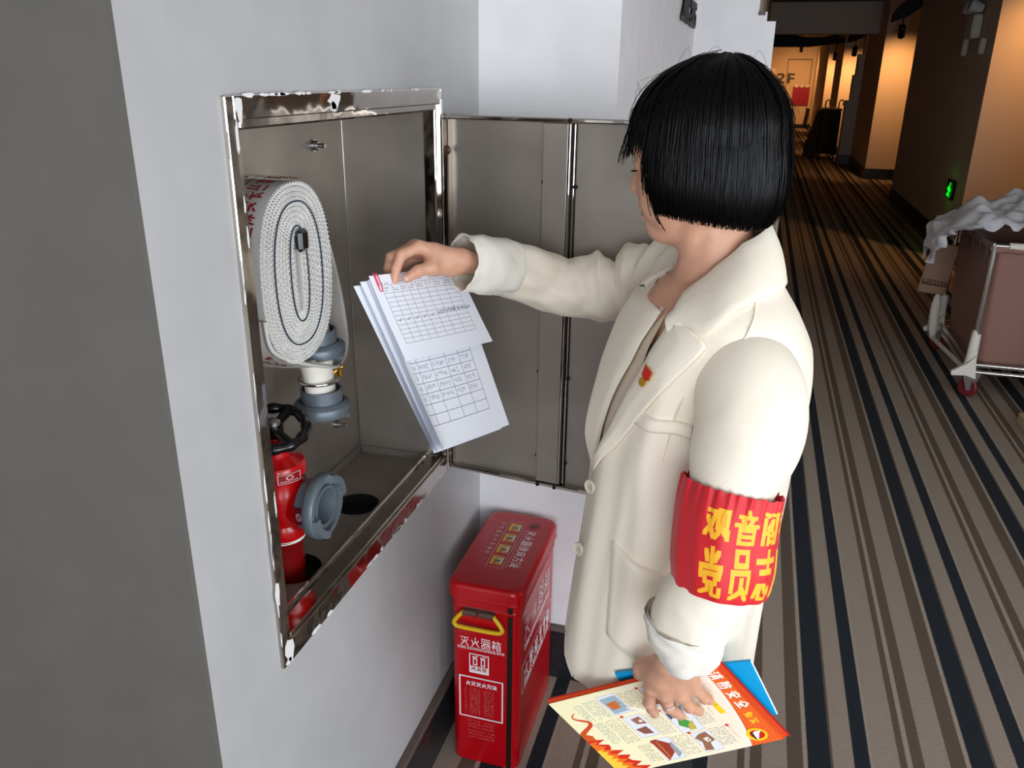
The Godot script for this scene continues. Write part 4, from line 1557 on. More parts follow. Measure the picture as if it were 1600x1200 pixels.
	letters("lettering", "FIRE EXTINGUISHER BOX", 0.013, Transform3D(ry, Vector3(x1 + 0.0012, 0.322, -1.615) - o), mat(W, 0.4), b, "Droid Serif", 1.0, 0.0004)
	# print on the lid: columns run along the length
	var im3 := canvas(1024, 512, none)    # 0.27 m (towards the viewer) x 0.135 m
	var dim := Color(0.80, 0.62, 0.62, 1)
	for k in 16:
		var a := TAU * k / 16.0
		var cc := Vector2(110, 120)
		stroke(im3, cc + Vector2(cos(a), sin(a)) * 22, cc + Vector2(cos(a), sin(a)) * 50, 6, Color(0.40, 0.10, 0.06, 1))
	disc(im3, Vector2(110, 120), 16, Color(0.5, 0.16, 0.08, 1))
	write(im3, "灭火器使用方法", Vector2(200, 74), Vector2(74, 88), Vector2(92, 0), 11, Color(0.92, 0.80, 0.80, 1))
	stroke(im3, Vector2(200, 186), Vector2(850, 186), 5, dim)
	frame_line(im3, Rect2(70, 214, 800, 150), 6, dim)
	for k in 4:
		var x := 110 + k * 192
		im3.fill_rect(Rect2i(x, 236, 140, 106), Color(0.78, 0.55, 0.15, 1))
		im3.fill_rect(Rect2i(x, 318, 140, 24), Color(0.88, 0.68, 0.12, 1))
		blob(im3, PackedVector2Array([Vector2(x + 20, 240), Vector2(x + 120, 240), Vector2(x + 96, 280), Vector2(x + 60, 300), Vector2(x + 40, 280)]), Color(0.85, 0.82, 0.72, 1))
		blob(im3, PackedVector2Array([Vector2(x + 60, 262), Vector2(x + 92, 258), Vector2(x + 84, 316), Vector2(x + 66, 316)]), Color(0.16, 0.10, 0.07, 1))
		blob(im3, PackedVector2Array([Vector2(x + 92, 290), Vector2(x + 138, 300), Vector2(x + 138, 316), Vector2(x + 96, 316)]), Color(0.72, 0.25, 0.12, 1))
	write(im3, "消防器具专供使用", Vector2(120, 392), Vector2(38, 44), Vector2(74, 0), 6, dim)
	fine_print(im3, Rect2(740, 400, 60, 36), Vector2(26, 34), dim, 77)
	var q3 := MB.new(o)
	var yf := 0.5012
	q3.face([Vector3(-0.400, yf, -1.762), Vector3(-0.400, yf, -1.492), Vector3(-0.535, yf, -1.492), Vector3(-0.535, yf, -1.762)], Vector3.UP, [Vector2(0, 0), Vector2(1, 0), Vector2(1, 1), Vector2(0, 1)])
	var p3 := obj("lid_print", q3, printed(im3, 0.4, true), b)
	p3.set_meta("label", "usage pictures and title on the lid")

# ---------- the woman ----------
const YAW := 0.314
const ZC := -1.2
var FW := Vector3(-cos(YAW), 0, sin(YAW))
var LW := Vector3(sin(YAW), 0, cos(YAW))
var T_CX := [Vector2(0.60, -0.084), Vector2(0.75, -0.075), Vector2(0.85, -0.066), Vector2(0.95, -0.057), Vector2(1.05, -0.050), Vector2(1.13, -0.040), Vector2(1.20, -0.033), Vector2(1.25, -0.031), Vector2(1.285, -0.030), Vector2(1.33, -0.030)]
var T_D := [Vector2(0.60, 0.160), Vector2(0.75, 0.154), Vector2(0.85, 0.150), Vector2(0.95, 0.148), Vector2(1.05, 0.148), Vector2(1.13, 0.142), Vector2(1.20, 0.125), Vector2(1.25, 0.098), Vector2(1.285, 0.075), Vector2(1.33, 0.056)]
var T_W := [Vector2(0.60, 0.152), Vector2(0.75, 0.152), Vector2(0.85, 0.156), Vector2(0.95, 0.158), Vector2(1.05, 0.165), Vector2(1.13, 0.175), Vector2(1.20, 0.175), Vector2(1.25, 0.158), Vector2(1.285, 0.118), Vector2(1.33, 0.058)]
var fold_noise: FastNoiseLite

func torso(y: float, th: float, off := 0.0) -> Vector3:
	var c := cos(th)
	var s := sin(th)
	var e := 2.0 / 2.3
	var f := signf(c) * pow(absf(c), e) * (curve_at(T_D, y) + off)
	var l := signf(s) * pow(absf(s), e) * (curve_at(T_W, y) + off)
	return Vector3(curve_at(T_CX, y), y, ZC) + FW * f + LW * l

# the blazer's hang: soft upright folds, drawn in under the arm
func folds(y: float, th: float) -> float:
	var k := smoothstep(1.22, 1.0, y)
	var d := 0.007 * k * fold_noise.get_noise_2d(th * 90.0, y * 55.0)
	d += 0.0055 * smoothstep(1.15, 0.8, y) * sin(th * 7.0 + 0.9 * sin(y * 6.0) + 0.6)
	var a := th - deg_to_rad(62.0)
	d -= 0.013 * exp(-pow(a / 0.17, 2.0)) * smoothstep(0.92, 1.06, y) * smoothstep(1.22, 1.12, y)
	a = th - deg_to_rad(50.0)
	d += 0.008 * exp(-pow(a / 0.13, 2.0)) * smoothstep(0.95, 1.08, y) * smoothstep(1.22, 1.12, y)
	return d

func build_person() -> void:
	fold_noise = FastNoiseLite.new()
	fold_noise.seed = 12
	fold_noise.frequency = 0.02
	fold_noise.fractal_octaves = 2
	var o := Vector3(-0.05, 0, ZC)
	var p := thing("person", "woman with a black bob and cream blazer, holding inspection sheets out towards the open cabinet", "person", o)
	var body := MB.new(o)
	person_body(body)
	obj("body", body, M.skin, p)
	face_details(p, o)
	person_hair(p, o)
	blazer(p, o)
	lower_clothes(p, o)

# hand joints, worked out from where the fingers rest
var HR := {"w": Vector3(-0.464, 1.252, -1.307), "m": [Vector3(-0.524, 1.281, -1.262), Vector3(-0.538, 1.278, -1.279), Vector3(-0.543, 1.268, -1.294), Vector3(-0.541, 1.256, -1.308)],
	"p": [Vector3(-0.545, 1.271, -1.237), Vector3(-0.569, 1.262, -1.251), Vector3(-0.568, 1.252, -1.272), Vector3(-0.567, 1.242, -1.292)],
	"d": [Vector3(-0.550, 1.251, -1.226), Vector3(-0.576, 1.243, -1.252), Vector3(-0.575, 1.236, -1.271), Vector3(-0.573, 1.228, -1.289)],
	"t": [Vector3(-0.5525, 1.230, -1.222), Vector3(-0.577, 1.226, -1.255), Vector3(-0.574, 1.220, -1.270), Vector3(-0.570, 1.216, -1.284)],
	"thumb": [Vector3(-0.482, 1.244, -1.288), Vector3(-0.500, 1.249, -1.257), Vector3(-0.516, 1.246, -1.237), Vector3(-0.532, 1.235, -1.227)]}
var HL := {"w": Vector3(-0.033, 0.790, -0.962), "m": [Vector3(-0.064, 0.722, -0.980), Vector3(-0.044, 0.719, -0.977), Vector3(-0.023, 0.722, -0.978), Vector3(-0.004, 0.733, -0.983)],
	"p": [Vector3(-0.067, 0.683, -0.994), Vector3(-0.038, 0.684, -0.992), Vector3(-0.009, 0.688, -0.996), Vector3(0.011, 0.706, -0.999)],
	"d": [Vector3(-0.064, 0.658, -1.010), Vector3(-0.028, 0.659, -1.012), Vector3(0.001, 0.671, -1.013), Vector3(0.0175, 0.694, -1.012)],
	"t": [Vector3(-0.059, 0.637, -1.024), Vector3(-0.020, 0.642, -1.026), Vector3(0.007, 0.659, -1.024), Vector3(0.021, 0.685, -1.020)],
	"thumb": [Vector3(-0.055, 0.762, -0.985), Vector3(-0.082, 0.735, -1.003), Vector3(-0.087, 0.705, -1.027), Vector3(-0.076, 0.680, -1.042)]}

func hand(mb: MB, H: Dictionary, fore: Vector3) -> void:
	var lo: Vector3 = H.w
	var hi: Vector3 = H.w
	for key in ["m", "p", "d", "t", "thumb"]:
		for q in H[key]:
			lo = Vector3(minf(lo.x, q.x), minf(lo.y, q.y), minf(lo.z, q.z))
			hi = Vector3(maxf(hi.x, q.x), maxf(hi.y, q.y), maxf(hi.z, q.z))
	var fa: Vector3 = H.w + (fore - H.w).normalized() * 0.045
	for q in [fa]:
		lo = Vector3(minf(lo.x, q.x), minf(lo.y, q.y), minf(lo.z, q.z))
		hi = Vector3(maxf(hi.x, q.x), maxf(hi.y, q.y), maxf(hi.z, q.z))
	var F := Field.new(lo - Vector3.ONE * 0.034, hi + Vector3.ONE * 0.034, 0.0026)
	# flattened wrist: two side-by-side bones
	var across: Vector3 = (H.m[3] - H.m[0]).normalized()
	F.bone(fa + across * 0.007, H.w + across * 0.009, 0.0195, 0.0165, 0.012)
	F.bone(fa - across * 0.007, H.w - across * 0.009, 0.0195, 0.0165, 0.012)
	for k in 4:
		var wk: Vector3 = H.w + across * (k - 1.5) * 0.009
		F.bone(wk, H.m[k], 0.0150, [0.0112, 0.0115, 0.0108, 0.0098][k], 0.012)
		var r: float = [0.0088, 0.0090, 0.0084, 0.0074][k]
		F.bone(H.m[k], H.p[k], r + 0.0014, r, 0.005)
		F.bone(H.p[k], H.d[k], r + 0.0002, r - 0.0008, 0.003)
		F.bone(H.d[k], H.t[k], r - 0.0008, r - 0.0018, 0.003)
		F.ball(H.p[k], Vector3.ONE * (r + 0.0004), 0.003)
	F.bone(H.thumb[0], H.thumb[1], 0.0155, 0.0125, 0.014)
	F.bone(H.w.lerp(H.thumb[0], 0.5), H.thumb[0].lerp(H.m[0], 0.4), 0.015, 0.012, 0.014)
	F.bone(H.thumb[1], H.m[0].lerp(H.w, 0.35), 0.009, 0.011, 0.012)
	F.bone(H.thumb[1], H.thumb[2], 0.0112, 0.0098, 0.005)
	F.bone(H.thumb[2], H.thumb[3], 0.0100, 0.0080, 0.004)
	F.to(mb)

func person_body(mb: MB) -> void:
	# head and neck
	var F := Field.new(Vector3(-0.20, 1.235, -1.30), Vector3(0.05, 1.585, -1.10), 0.0028)
	var z := ZC
	F.ball(Vector3(-0.072, 1.478, z), Vector3(0.090, 0.086, 0.070), 0.02)
	F.ball(Vector3(-0.112, 1.420, z), Vector3(0.050, 0.078, 0.058), 0.02)
	F.bone(Vector3(-0.118, 1.352, z), Vector3(-0.066, 1.378, z - 0.044), 0.019, 0.019, 0.02)
	F.bone(Vector3(-0.118, 1.352, z), Vector3(-0.066, 1.378, z + 0.044), 0.019, 0.019, 0.02)
	F.ball(Vector3(-0.121, 1.3455, z), Vector3(0.0165, 0.015, 0.018), 0.012)
	F.ball(Vector3(-0.092, 1.348, z), Vector3(0.034, 0.024, 0.036), 0.015)
	F.ball(Vector3(-0.112, 1.392, z + 0.036), Vector3(0.034, 0.034, 0.022), 0.02)
	F.ball(Vector3(-0.112, 1.392, z - 0.036), Vector3(0.034, 0.034, 0.022), 0.02)
	F.bone(Vector3(-0.152, 1.456, z - 0.03), Vector3(-0.152, 1.456, z + 0.03), 0.012, 0.012, 0.015)
	for s in [-1.0, 1.0]:
		F.ball(Vector3(-0.163, 1.436, z + s * 0.031), Vector3(0.012, 0.010, 0.016), 0.010, true)
		F.ball(Vector3(-0.1495, 1.434, z + s * 0.030), Vector3(0.0125, 0.0115, 0.0145), 0.004)
	# nose
	F.bone(Vector3(-0.156, 1.448, z), Vector3(-0.1605, 1.405, z), 0.007, 0.0085, 0.010)
	F.ball(Vector3(-0.1605, 1.4025, z), Vector3(0.0092, 0.0085, 0.0095), 0.006)
	for s in [-1.0, 1.0]:
		F.ball(Vector3(-0.153, 1.3975, z + s * 0.0105), Vector3(0.0085, 0.0068, 0.0065), 0.004)
		F.ball(Vector3(-0.1575, 1.3915, z + s * 0.0052), Vector3(0.0045, 0.0035, 0.003), 0.003, true)
	# lips
	F.bone(Vector3(-0.1495, 1.3785, z), Vector3(-0.141, 1.3735, z + 0.020), 0.0065, 0.0035, 0.005)
	F.bone(Vector3(-0.1495, 1.3785, z), Vector3(-0.141, 1.3735, z - 0.020), 0.0065, 0.0035, 0.005)
	F.bone(Vector3(-0.1445, 1.3625, z), Vector3(-0.140, 1.3685, z + 0.018), 0.0070, 0.0035, 0.005)
	F.bone(Vector3(-0.1445, 1.3625, z), Vector3(-0.140, 1.3685, z - 0.018), 0.0070, 0.0035, 0.005)
	# ears
	for s in [-1.0, 1.0]:
		F.ball(Vector3(-0.062, 1.425, z + s * 0.070), Vector3(0.016, 0.028, 0.007), 0.006)
	# neck and the slope to the chest
	F.bone(Vector3(-0.058, 1.40, z), Vector3(-0.040, 1.305, z), 0.046, 0.048, 0.02)
	F.bone(Vector3(-0.040, 1.315, z), Vector3(-0.036, 1.24, z), 0.048, 0.085, 0.02)
	F.bone(Vector3(-0.075, 1.375, z + 0.045), Vector3(-0.075, 1.275, z + 0.012), 0.008, 0.009, 0.016)
	F.to(mb)
	# trunk, arms and legs under the clothes
	var B := Field.new(Vector3(-0.52, 0.02, -1.56), Vector3(0.13, 1.30, -0.90), 0.012)
	B.bone(Vector3(-0.045, 1.20, z), Vector3(-0.055, 1.0, z), 0.095, 0.085, 0.05)
	B.bone(Vector3(-0.045, 1.19, z) + LW * 0.06, Vector3(-0.045, 1.19, z) - LW * 0.06, 0.082, 0.082, 0.05)
	B.bone(Vector3(-0.06, 1.0, z), Vector3(-0.07, 0.84, z), 0.085, 0.10, 0.05)
	B.bone(Vector3(-0.04, 1.16, z) + LW * 0.09, Vector3(0.022, 1.13, -1.04), 0.050, 0.040, 0.04)
	B.bone(Vector3(0.022, 1.13, -1.035), Vector3(0.008, 0.955, -0.962), 0.040, 0.034, 0.02)
	B.bone(Vector3(0.008, 0.955, -0.962), HL.w + Vector3(0.006, 0.03, 0.002), 0.032, 0.022, 0.02)
	B.bone(Vector3(-0.04, 1.19, z) - LW * 0.10, Vector3(-0.13, 1.215, -1.44), 0.055, 0.032, 0.03)
	B.bone(Vector3(-0.13, 1.215, -1.44), Vector3(-0.225, 1.184, -1.476), 0.030, 0.026, 0.012)
	B.bone(Vector3(-0.225, 1.184, -1.476), Vector3(-0.30, 1.187, -1.466), 0.026, 0.026, 0.012)
	B.bone(Vector3(-0.30, 1.187, -1.466), HR.w + Vector3(0.03, -0.002, -0.028), 0.026, 0.021, 0.012)
	for s in [-1.0, 1.0]:
		var hip: Vector3 = Vector3(-0.07, 0.80, z) + LW * s * 0.07
		var knee: Vector3 = Vector3(-0.078, 0.44, z - 0.05) + LW * s * 0.066
		var ank: Vector3 = Vector3(-0.045, 0.08, z - 0.045) + LW * s * 0.07
		B.bone(hip, knee, 0.078, 0.05, 0.03)
		B.bone(knee, ank, 0.05, 0.032, 0.02)
		B.bone(ank, ank + FW * 0.10 + Vector3(0, -0.035, 0), 0.03, 0.024, 0.02)
	B.to(mb)
	hand(mb, HR, Vector3(-0.40, 1.228, -1.385))
	hand(mb, HL, Vector3(-0.018, 0.86, -0.955))

func face_details(p: Node3D, o: Vector3) -> void:
	var z := ZC
	for s in [-1.0, 1.0]:
		var br := MB.new(o)
		br.tube(smooth([Vector3(-0.1615, 1.4575, z + s * 0.014), Vector3(-0.1600, 1.4625, z + s * 0.028), Vector3(-0.1475, 1.4595, z + s * 0.046)], 4), [0.0012, 0.0019, 0.0022, 0.0022, 0.002, 0.0019, 0.0016, 0.0013, 0.001], 6)
		obj("eyebrow", br, M.hair, p)
		var ls := MB.new(o)
		for k in 9:
			var a := lerpf(-1.0, 1.0, k / 8.0)
			var b := Vector3(-0.1612 + 0.0055 * a * a, 1.4275 + 0.0015 * absf(a), z + s * 0.030 + a * 0.0115)
			ls.tube([b, b + Vector3(-0.0035, -0.0012, a * 0.001), b + Vector3(-0.0062, -0.0014, a * 0.0018)], [0.0008, 0.0006, 0.0003], 4)
		ls.tube(smooth([Vector3(-0.1557, 1.429, z + s * 0.030 - 0.0115), Vector3(-0.1612, 1.4275, z + s * 0.030), Vector3(-0.1557, 1.429, z + s * 0.030 + 0.0115)], 4), 0.0009, 5)
		obj("eyelashes", ls, M.hair, p)
	var lp := MB.new(o)
	for q in [[Vector3(-0.1525, 1.3778, z), Vector3(-0.1415, 1.3732, z + 0.020), 0.0042], [Vector3(-0.1475, 1.3632, z), Vector3(-0.1410, 1.3690, z + 0.018), 0.0048]]:
		for s in [-1.0, 1.0]:
			var e: Vector3 = q[1]
			e.z = z + s * (q[1].z - z)
			lp.tube(smooth([q[0], q[0].lerp(e, 0.55) + Vector3(-0.0012, 0, 0), e], 4), [q[2], q[2], q[2], q[2] * 0.95, q[2] * 0.9, q[2] * 0.8, q[2] * 0.65, q[2] * 0.45, q[2] * 0.3], 8)
	obj("lips", lp, M.lip, p)

# ---------- hair ----------
func hair_at(phi: float, t: float, lift := 0.0) -> Vector3:
	# phi 0 towards the face, t 0 at the crown to 1 at the cut edge
	var c := Vector3(-0.066, 0, ZC)
	var f := -cos(phi)     # +x is the back of the head
	var s := sin(phi)
	var top := 1.577
	var low := 1.374 - 0.012 * (0.5 - 0.5 * cos(phi)) + 0.004 * sin(phi * 2.0)
	var arc := 0.42
	var y: float
	var k: float
	if t < arc:
		var a := t / arc * PI / 2
		y = top - 0.095 * (1.0 - cos(a))
		k = sin(a)
	else:
		var q := (t - arc) / (1.0 - arc)
		y = lerpf(top - 0.095, low, q)
		k = 1.0 + 0.07 * sin(q * PI * 0.75) - 0.10 * pow(q, 4.0)
		if cos(phi) > 0.0:
			k -= 0.05 * q * q * cos(phi)
		else:
			k -= 0.05 * pow(q, 4.0) * -cos(phi) - 0.03 * q * (1.0 - q) * -cos(phi)
	if t < arc and f > 0.0:
		k = lerpf(k, pow(k, 1.3), f)
	var rx := 0.104 if f > 0.0 else 0.106
	var rz := 0.088
	var x := f * (rx * k + lift)
	# the crown sits back of the centre
	var shift := 0.016 * (1.0 - k) if t < arc else 0.0
	return Vector3(c.x + x + shift, y + (lift if t < arc else 0.0), ZC + s * (rz * k + lift))

func edge_t(phi: float) -> float:
	# how far down the hair reaches: open over the face
	var a := absf(wrapf(phi, -PI, PI))
	if a > 0.92:
		return 1.0
	if a > 0.70:
		return lerpf(0.56, 1.0, (a - 0.70) / 0.22)
	return 0.50

func person_hair(p: Node3D, o: Vector3) -> void:
	var r := RandomNumberGenerator.new()
	r.seed = 77
	var cap := MB.new(o)
	var rows := []
	for k in 25:
		var row := PackedVector3Array()
		for j in 73:
			var phi := TAU * j / 72.0
			row.append(hair_at(phi, minf(k / 24.0 * 0.985, edge_t(phi) - 0.02), -0.005))
		rows.append(row)
	cap.grid(rows, true)
	var hair := obj("hair", cap, M.hair, p)
	# locks lying over it
	var mb := MB.new(o)
	var n := 3400
	for k in n:
		var phi := TAU * (k + r.randf()) / n
		var a := absf(wrapf(phi, -PI, PI))
		var te := edge_t(phi)
		var bang := a < 0.92
		if bang and r.randf() < 0.4:
			continue
		var t1 := te * r.randf_range(0.955, 1.012)
		if bang:
			t1 = te * r.randf_range(0.90, 1.0 + 0.28 * r.randf())
		var t0 := r.randf_range(0.0, 0.10)
		var lift := r.randf_range(-0.003, 0.0022)
		if r.randf() < 0.03:
			lift += r.randf_range(0.0, 0.005)
		var drift := r.randf_range(-0.07, 0.07)
		if a > 0.9 and a < 1.25:
			drift = signf(wrapf(phi, -PI, PI)) * r.randf_range(0.0, 0.05)
		var w := r.randf_range(0.0009, 0.0020)
		var wob := r.randf_range(0.0, TAU)
		var seg := 13
		var base := mb.v.size()
		for q in seg + 1:
			var u := q / float(seg)
			var t := lerpf(t0, t1, u)
			var ph := phi + drift * u * u + 0.012 * sin(u * 5.0 + wob)
			var l := lift + 0.0012 * sin(u * 7.0 + wob)
			var c := hair_at(ph, t, l)
			var side := (hair_at(ph + 0.03, t, l) - hair_at(ph - 0.03, t, l))
			side = side.normalized() if side.length() > 1e-5 else Vector3.BACK
			var along := hair_at(ph, t + 0.02, l) - hair_at(ph, t - 0.02, l)
			var nn := side.cross(along).normalized()
			if nn.dot(c - Vector3(-0.066, 1.45, ZC)) < 0.0:
				nn = -nn
			var ww := w * (1.0 - 0.75 * u * u)
			mb.vert(c - side * ww - nn * 0.0006, (nn - side * 0.7).normalized())
			mb.vert(c + nn * 0.0004, nn)
			mb.vert(c + side * ww - nn * 0.0006, (nn + side * 0.7).normalized())
		for q in seg:
			var b := base + q * 3
			for e in 2:
				mb.tri(b + e, b + e + 1, b + e + 4)
				mb.tri(b + e, b + e + 4, b + e + 3)
	var lk := obj("hair_locks", mb, M.hair, hair)
	lk.set_meta("kind", "stuff")
	# flyaway hairs over the crown and the thin fringe
	var fw := MB.new(o)
	for k in 46:
		var phi := r.randf_range(-PI, PI)
		var t := r.randf_range(0.05, 0.35)
		var a := hair_at(phi, t, 0.0)
		var b := hair_at(phi + r.randf_range(-0.5, 0.5), t + r.randf_range(-0.05, 0.25), r.randf_range(0.004, 0.013))
		var d := hair_at(phi + r.randf_range(-0.8, 0.8), t + r.randf_range(0.1, 0.4), r.randf_range(0.0, 0.016))
		fw.tube(smooth([a, b, d], 4), 0.00022, 3)
	for k in 60:
		var phi := r.randf_range(-0.7, 0.7)
		var pts := []
		for q in 6:
			pts.append(hair_at(phi + 0.05 * sin(q + k), lerpf(0.3, r.randf_range(0.6, 0.68), q / 5.0), 0.002 + 0.010 * q / 5.0))
		fw.tube(pts, 0.00028, 3)
	var fl := obj("flyaway_hairs", fw, M.hair, hair)
	fl.set_meta("kind", "stuff")

# ---------- blazer ----------
func near_edge(y: float) -> float:
	var v := line_at([Vector2(0.60, 46), Vector2(0.625, 27), Vector2(0.645, 12), Vector2(0.67, 2), Vector2(0.70, -2), Vector2(0.93, -2.5), Vector2(0.965, 0.5), Vector2(1.07, 19), Vector2(1.17, 27), Vector2(1.25, 31), Vector2(1.265, 52), Vector2(1.28, 85), Vector2(1.30, 125), Vector2(1.33, 160)], y)
	return deg_to_rad(v)

func far_edge(y: float) -> float:
	var v := line_at([Vector2(0.60, -40), Vector2(0.625, -20), Vector2(0.645, -6), Vector2(0.67, 2), Vector2(0.70, 5), Vector2(0.93, 5), Vector2(0.965, 1), Vector2(1.05, 4), Vector2(1.10, 7), Vector2(1.17, 14), Vector2(1.25, 16), Vector2(1.265, -40), Vector2(1.28, -80), Vector2(1.30, -120), Vector2(1.33, -160)], y)
	return deg_to_rad(v)

func patch(o: Vector3, th: Array, yy: Array, off: float, n := 12, m := 12, bulge := 0.0) -> MB:
	# a cloth piece laid on the blazer: corners top-left, top-right, bottom-right, bottom-left as angle (degrees) and height
	var mb := MB.new(o)
	var rows := []
	for r in m + 3:
		var row := PackedVector3Array()
		var v := clampf((r - 1) / float(m), 0.0, 1.0)
		for c in n + 3:
			var u := clampf((c - 1) / float(n), 0.0, 1.0)
			var t := lerpf(lerpf(th[0], th[1], u), lerpf(th[3], th[2], u), v)
			var y := lerpf(lerpf(yy[0], yy[1], u), lerpf(yy[3], yy[2], u), v)
			var e := 0.0 if (r == 0 or c == 0 or r == m + 2 or c == n + 2) else off + bulge * sin(u * PI) * (1.0 - v) * 0.5
			row.append(torso(y, deg_to_rad(t), folds(y, deg_to_rad(t)) + e))
		rows.append(row)
	mb.grid(rows)
	return mb

func blazer(p: Node3D, o: Vector3) -> void:
	var bl := MB.new(o)
	var rows := []
	for k in 27:
		var y := lerpf(0.88, 1.275, k / 26.0)
		var row := PackedVector3Array()
		var lim0 := deg_to_rad(line_at([Vector2(1.15, 24), Vector2(1.20, 26), Vector2(1.25, 31), Vector2(1.29, 60)], y))
		for j in 19:
			var th := lerpf(lim0 if y > 1.15 else deg_to_rad(24), deg_to_rad(60), j / 18.0)
			row.append(torso(y, th, -0.007))
		rows.append(row)
	bl.grid(rows)
	rows = []
	for k in 27:
		var y := lerpf(0.88, 1.275, k / 26.0)
		var row := PackedVector3Array()
		var lim1 := deg_to_rad(line_at([Vector2(1.15, 24), Vector2(1.20, 22), Vector2(1.25, 20), Vector2(1.29, -20)], y))
		for j in 25:
			var th := lerpf(deg_to_rad(-60), lim1 if y > 1.15 else deg_to_rad(24), j / 24.0)
			row.append(torso(y, th, -0.007))
		rows.append(row)
	bl.grid(rows)
	obj("blouse", bl, M.blouse, p)
	var jk := MB.new(o)
	rows = []
	var ny := 72
	for k in ny + 1:
		var y := lerpf(0.622, 1.315, k / float(ny))
		var a0 := near_edge(y)
		var a1 := TAU + far_edge(y)
		var row := PackedVector3Array()
		for j in 121:
			var th := lerpf(a0, a1, j / 120.0)
			var under := -0.004 * smoothstep(TAU - 0.25, TAU + 0.05, th)
			var yy := y + 0.004 * sin(th * 3.0) * smoothstep(0.7, 0.62, y)
			row.append(torso(yy, th, folds(y, th) + under))
		rows.append(row)
	jk.grid(rows)
	# turned edge along the near front
	var fe := []
	for k in 40:
		var y := lerpf(0.626, 0.968, k / 39.0)
		fe.append(torso(y, near_edge(y), folds(y, near_edge(y)) - 0.001))
	jk.tube(fe, 0.0022, 6)
	var hem := []
	for j in 61:
		var th := lerpf(near_edge(0.624), TAU + far_edge(0.624), j / 60.0)
		hem.append(torso(0.623 + 0.004 * sin(th * 3.0), th, folds(0.623, th) - 0.001))
	jk.tube(hem, 0.0022, 6)
	var j0 := obj("blazer", jk, M.cloth, p)
	lapel(j0, o, 1.0)
	lapel(j0, o, -1.0)
	collar(j0, o)
	# breast welt, patch pockets
	obj("breast_pocket", patch(o, [32.5, 70, 72, 31.5], [1.121, 1.116, 1.097, 1.103], 0.006, 12, 4), M.cloth, j0)
	obj("patch_pocket", patch(o, [39, 96, 92, 48], [0.902, 0.860, 0.690, 0.745], 0.005, 14, 14, 0.010), M.cloth, j0)
	obj("patch_pocket", patch(o, [-39, -96, -92, -48], [0.890, 0.860, 0.690, 0.745], 0.0035, 14, 14, 0.004), M.cloth, j0)
	# shoulder seam
	var ss := MB.new(o)
	var sp := []
	for k in 14:
		var u := k / 13.0
		sp.append(torso(lerpf(1.293, 1.222, u), deg_to_rad(lerpf(98, 82, u)), 0.0012))
	ss.tube(sp, 0.0011, 5)
	obj("shoulder_seam", ss, M.cloth, j0)
	# buttons
	for q in [[0.958, 9.0], [0.843, 8.0]]:
		var at := torso(q[0], deg_to_rad(q[1]), folds(q[0], deg_to_rad(q[1])) + 0.003)
		var ty := (torso(q[0] + 0.01, deg_to_rad(q[1])) - torso(q[0] - 0.01, deg_to_rad(q[1]))).normalized()
		var tx := (torso(q[0], deg_to_rad(q[1] + 4)) - torso(q[0], deg_to_rad(q[1] - 4))).normalized()
		tx = tx.rotated(ty, 0.45 if tx.cross(ty).dot(FW) > 0.0 else -0.45)
		var nn := tx.cross(ty).normalized()
		if nn.dot(FW) < 0.0:
			nn = -nn
		at += nn * 0.003
		var xf := Transform3D(Basis(tx, nn, tx.cross(nn)), at)
		var bt := MB.new(o)
		bt.lathe([Vector2(0.0105, -0.002), Vector2(0.0112, 0.0), Vector2(0.0112, 0.0022), Vector2(0.0100, 0.0034), Vector2(0.0082, 0.0024), Vector2(0.0, 0.002)], xf, 24)
		var bo := obj("button", bt, M.button, j0)
		var bh := MB.new(o)
		for h in 4:
			bh.lathe([Vector2(0.0, 0.0024), Vector2(0.0011, 0.0022)], xf.translated_local(Vector3(cos(h * PI / 2 + 0.7) * 0.003, 0, sin(h * PI / 2 + 0.7) * 0.003)), 8)
		obj("button_holes", bh, M.bracket, bo)
	# lapel badge: red flag over a gold disc
	var ba := torso(1.172, deg_to_rad(37), 0.0125)
	var bx := (torso(1.172, deg_to_rad(41)) - torso(1.172, deg_to_rad(33))).normalized()
	var by := (torso(1.19, deg_to_rad(37)) - torso(1.15, deg_to_rad(37))).normalized()
	var bn := bx.cross(by).normalized()
	by = bn.cross(bx).normalized()
	var bxf := Transform3D(Basis(bx, by, bn) * Basis(Vector3.BACK, -0.10), ba)
	var gd := MB.new(o)
	gd.prism(PackedVector2Array([Vector2(-0.0085, 0.016), Vector2(-0.002, 0.013), Vector2(0.009, 0.010), Vector2(0.0085, -0.002), Vector2(0.002, -0.006), Vector2(-0.004, -0.004), Vector2(-0.009, 0.0)]), 0.0016, bxf)
	gd.prism(circle(Vector2(-0.003, -0.0085), 0.0065, 14), 0.0022, bxf)
	var badge := obj("lapel_badge", gd, M.gold, j0)
	badge.set_meta("label", "small red flag badge with a gold disc")
	var fl := MB.new(o)
	fl.prism(PackedVector2Array([Vector2(-0.0068, 0.0140), Vector2(-0.001, 0.0115), Vector2(0.0078, 0.0088), Vector2(0.0072, -0.001), Vector2(0.002, -0.0045), Vector2(-0.0035, -0.0022), Vector2(-0.0072, 0.001)]), 0.0024, bxf)
	obj("badge_flag", fl, M.flag, j0)
	# sleeves
	var ref := Vector3(0, 0, 1)
	var lp := smooth([Vector3(0.0, 1.190, -1.10), Vector3(0.019, 1.172, -1.058), Vector3(0.029, 1.132, -1.024), Vector3(0.017, 1.076, -0.997), Vector3(0.010, 0.998, -0.975), Vector3(0.008, 0.937, -0.956), Vector3(-0.008, 0.900, -0.952), Vector3(-0.020, 0.862, -0.952), Vector3(-0.020, 0.842, -0.953)], 7)
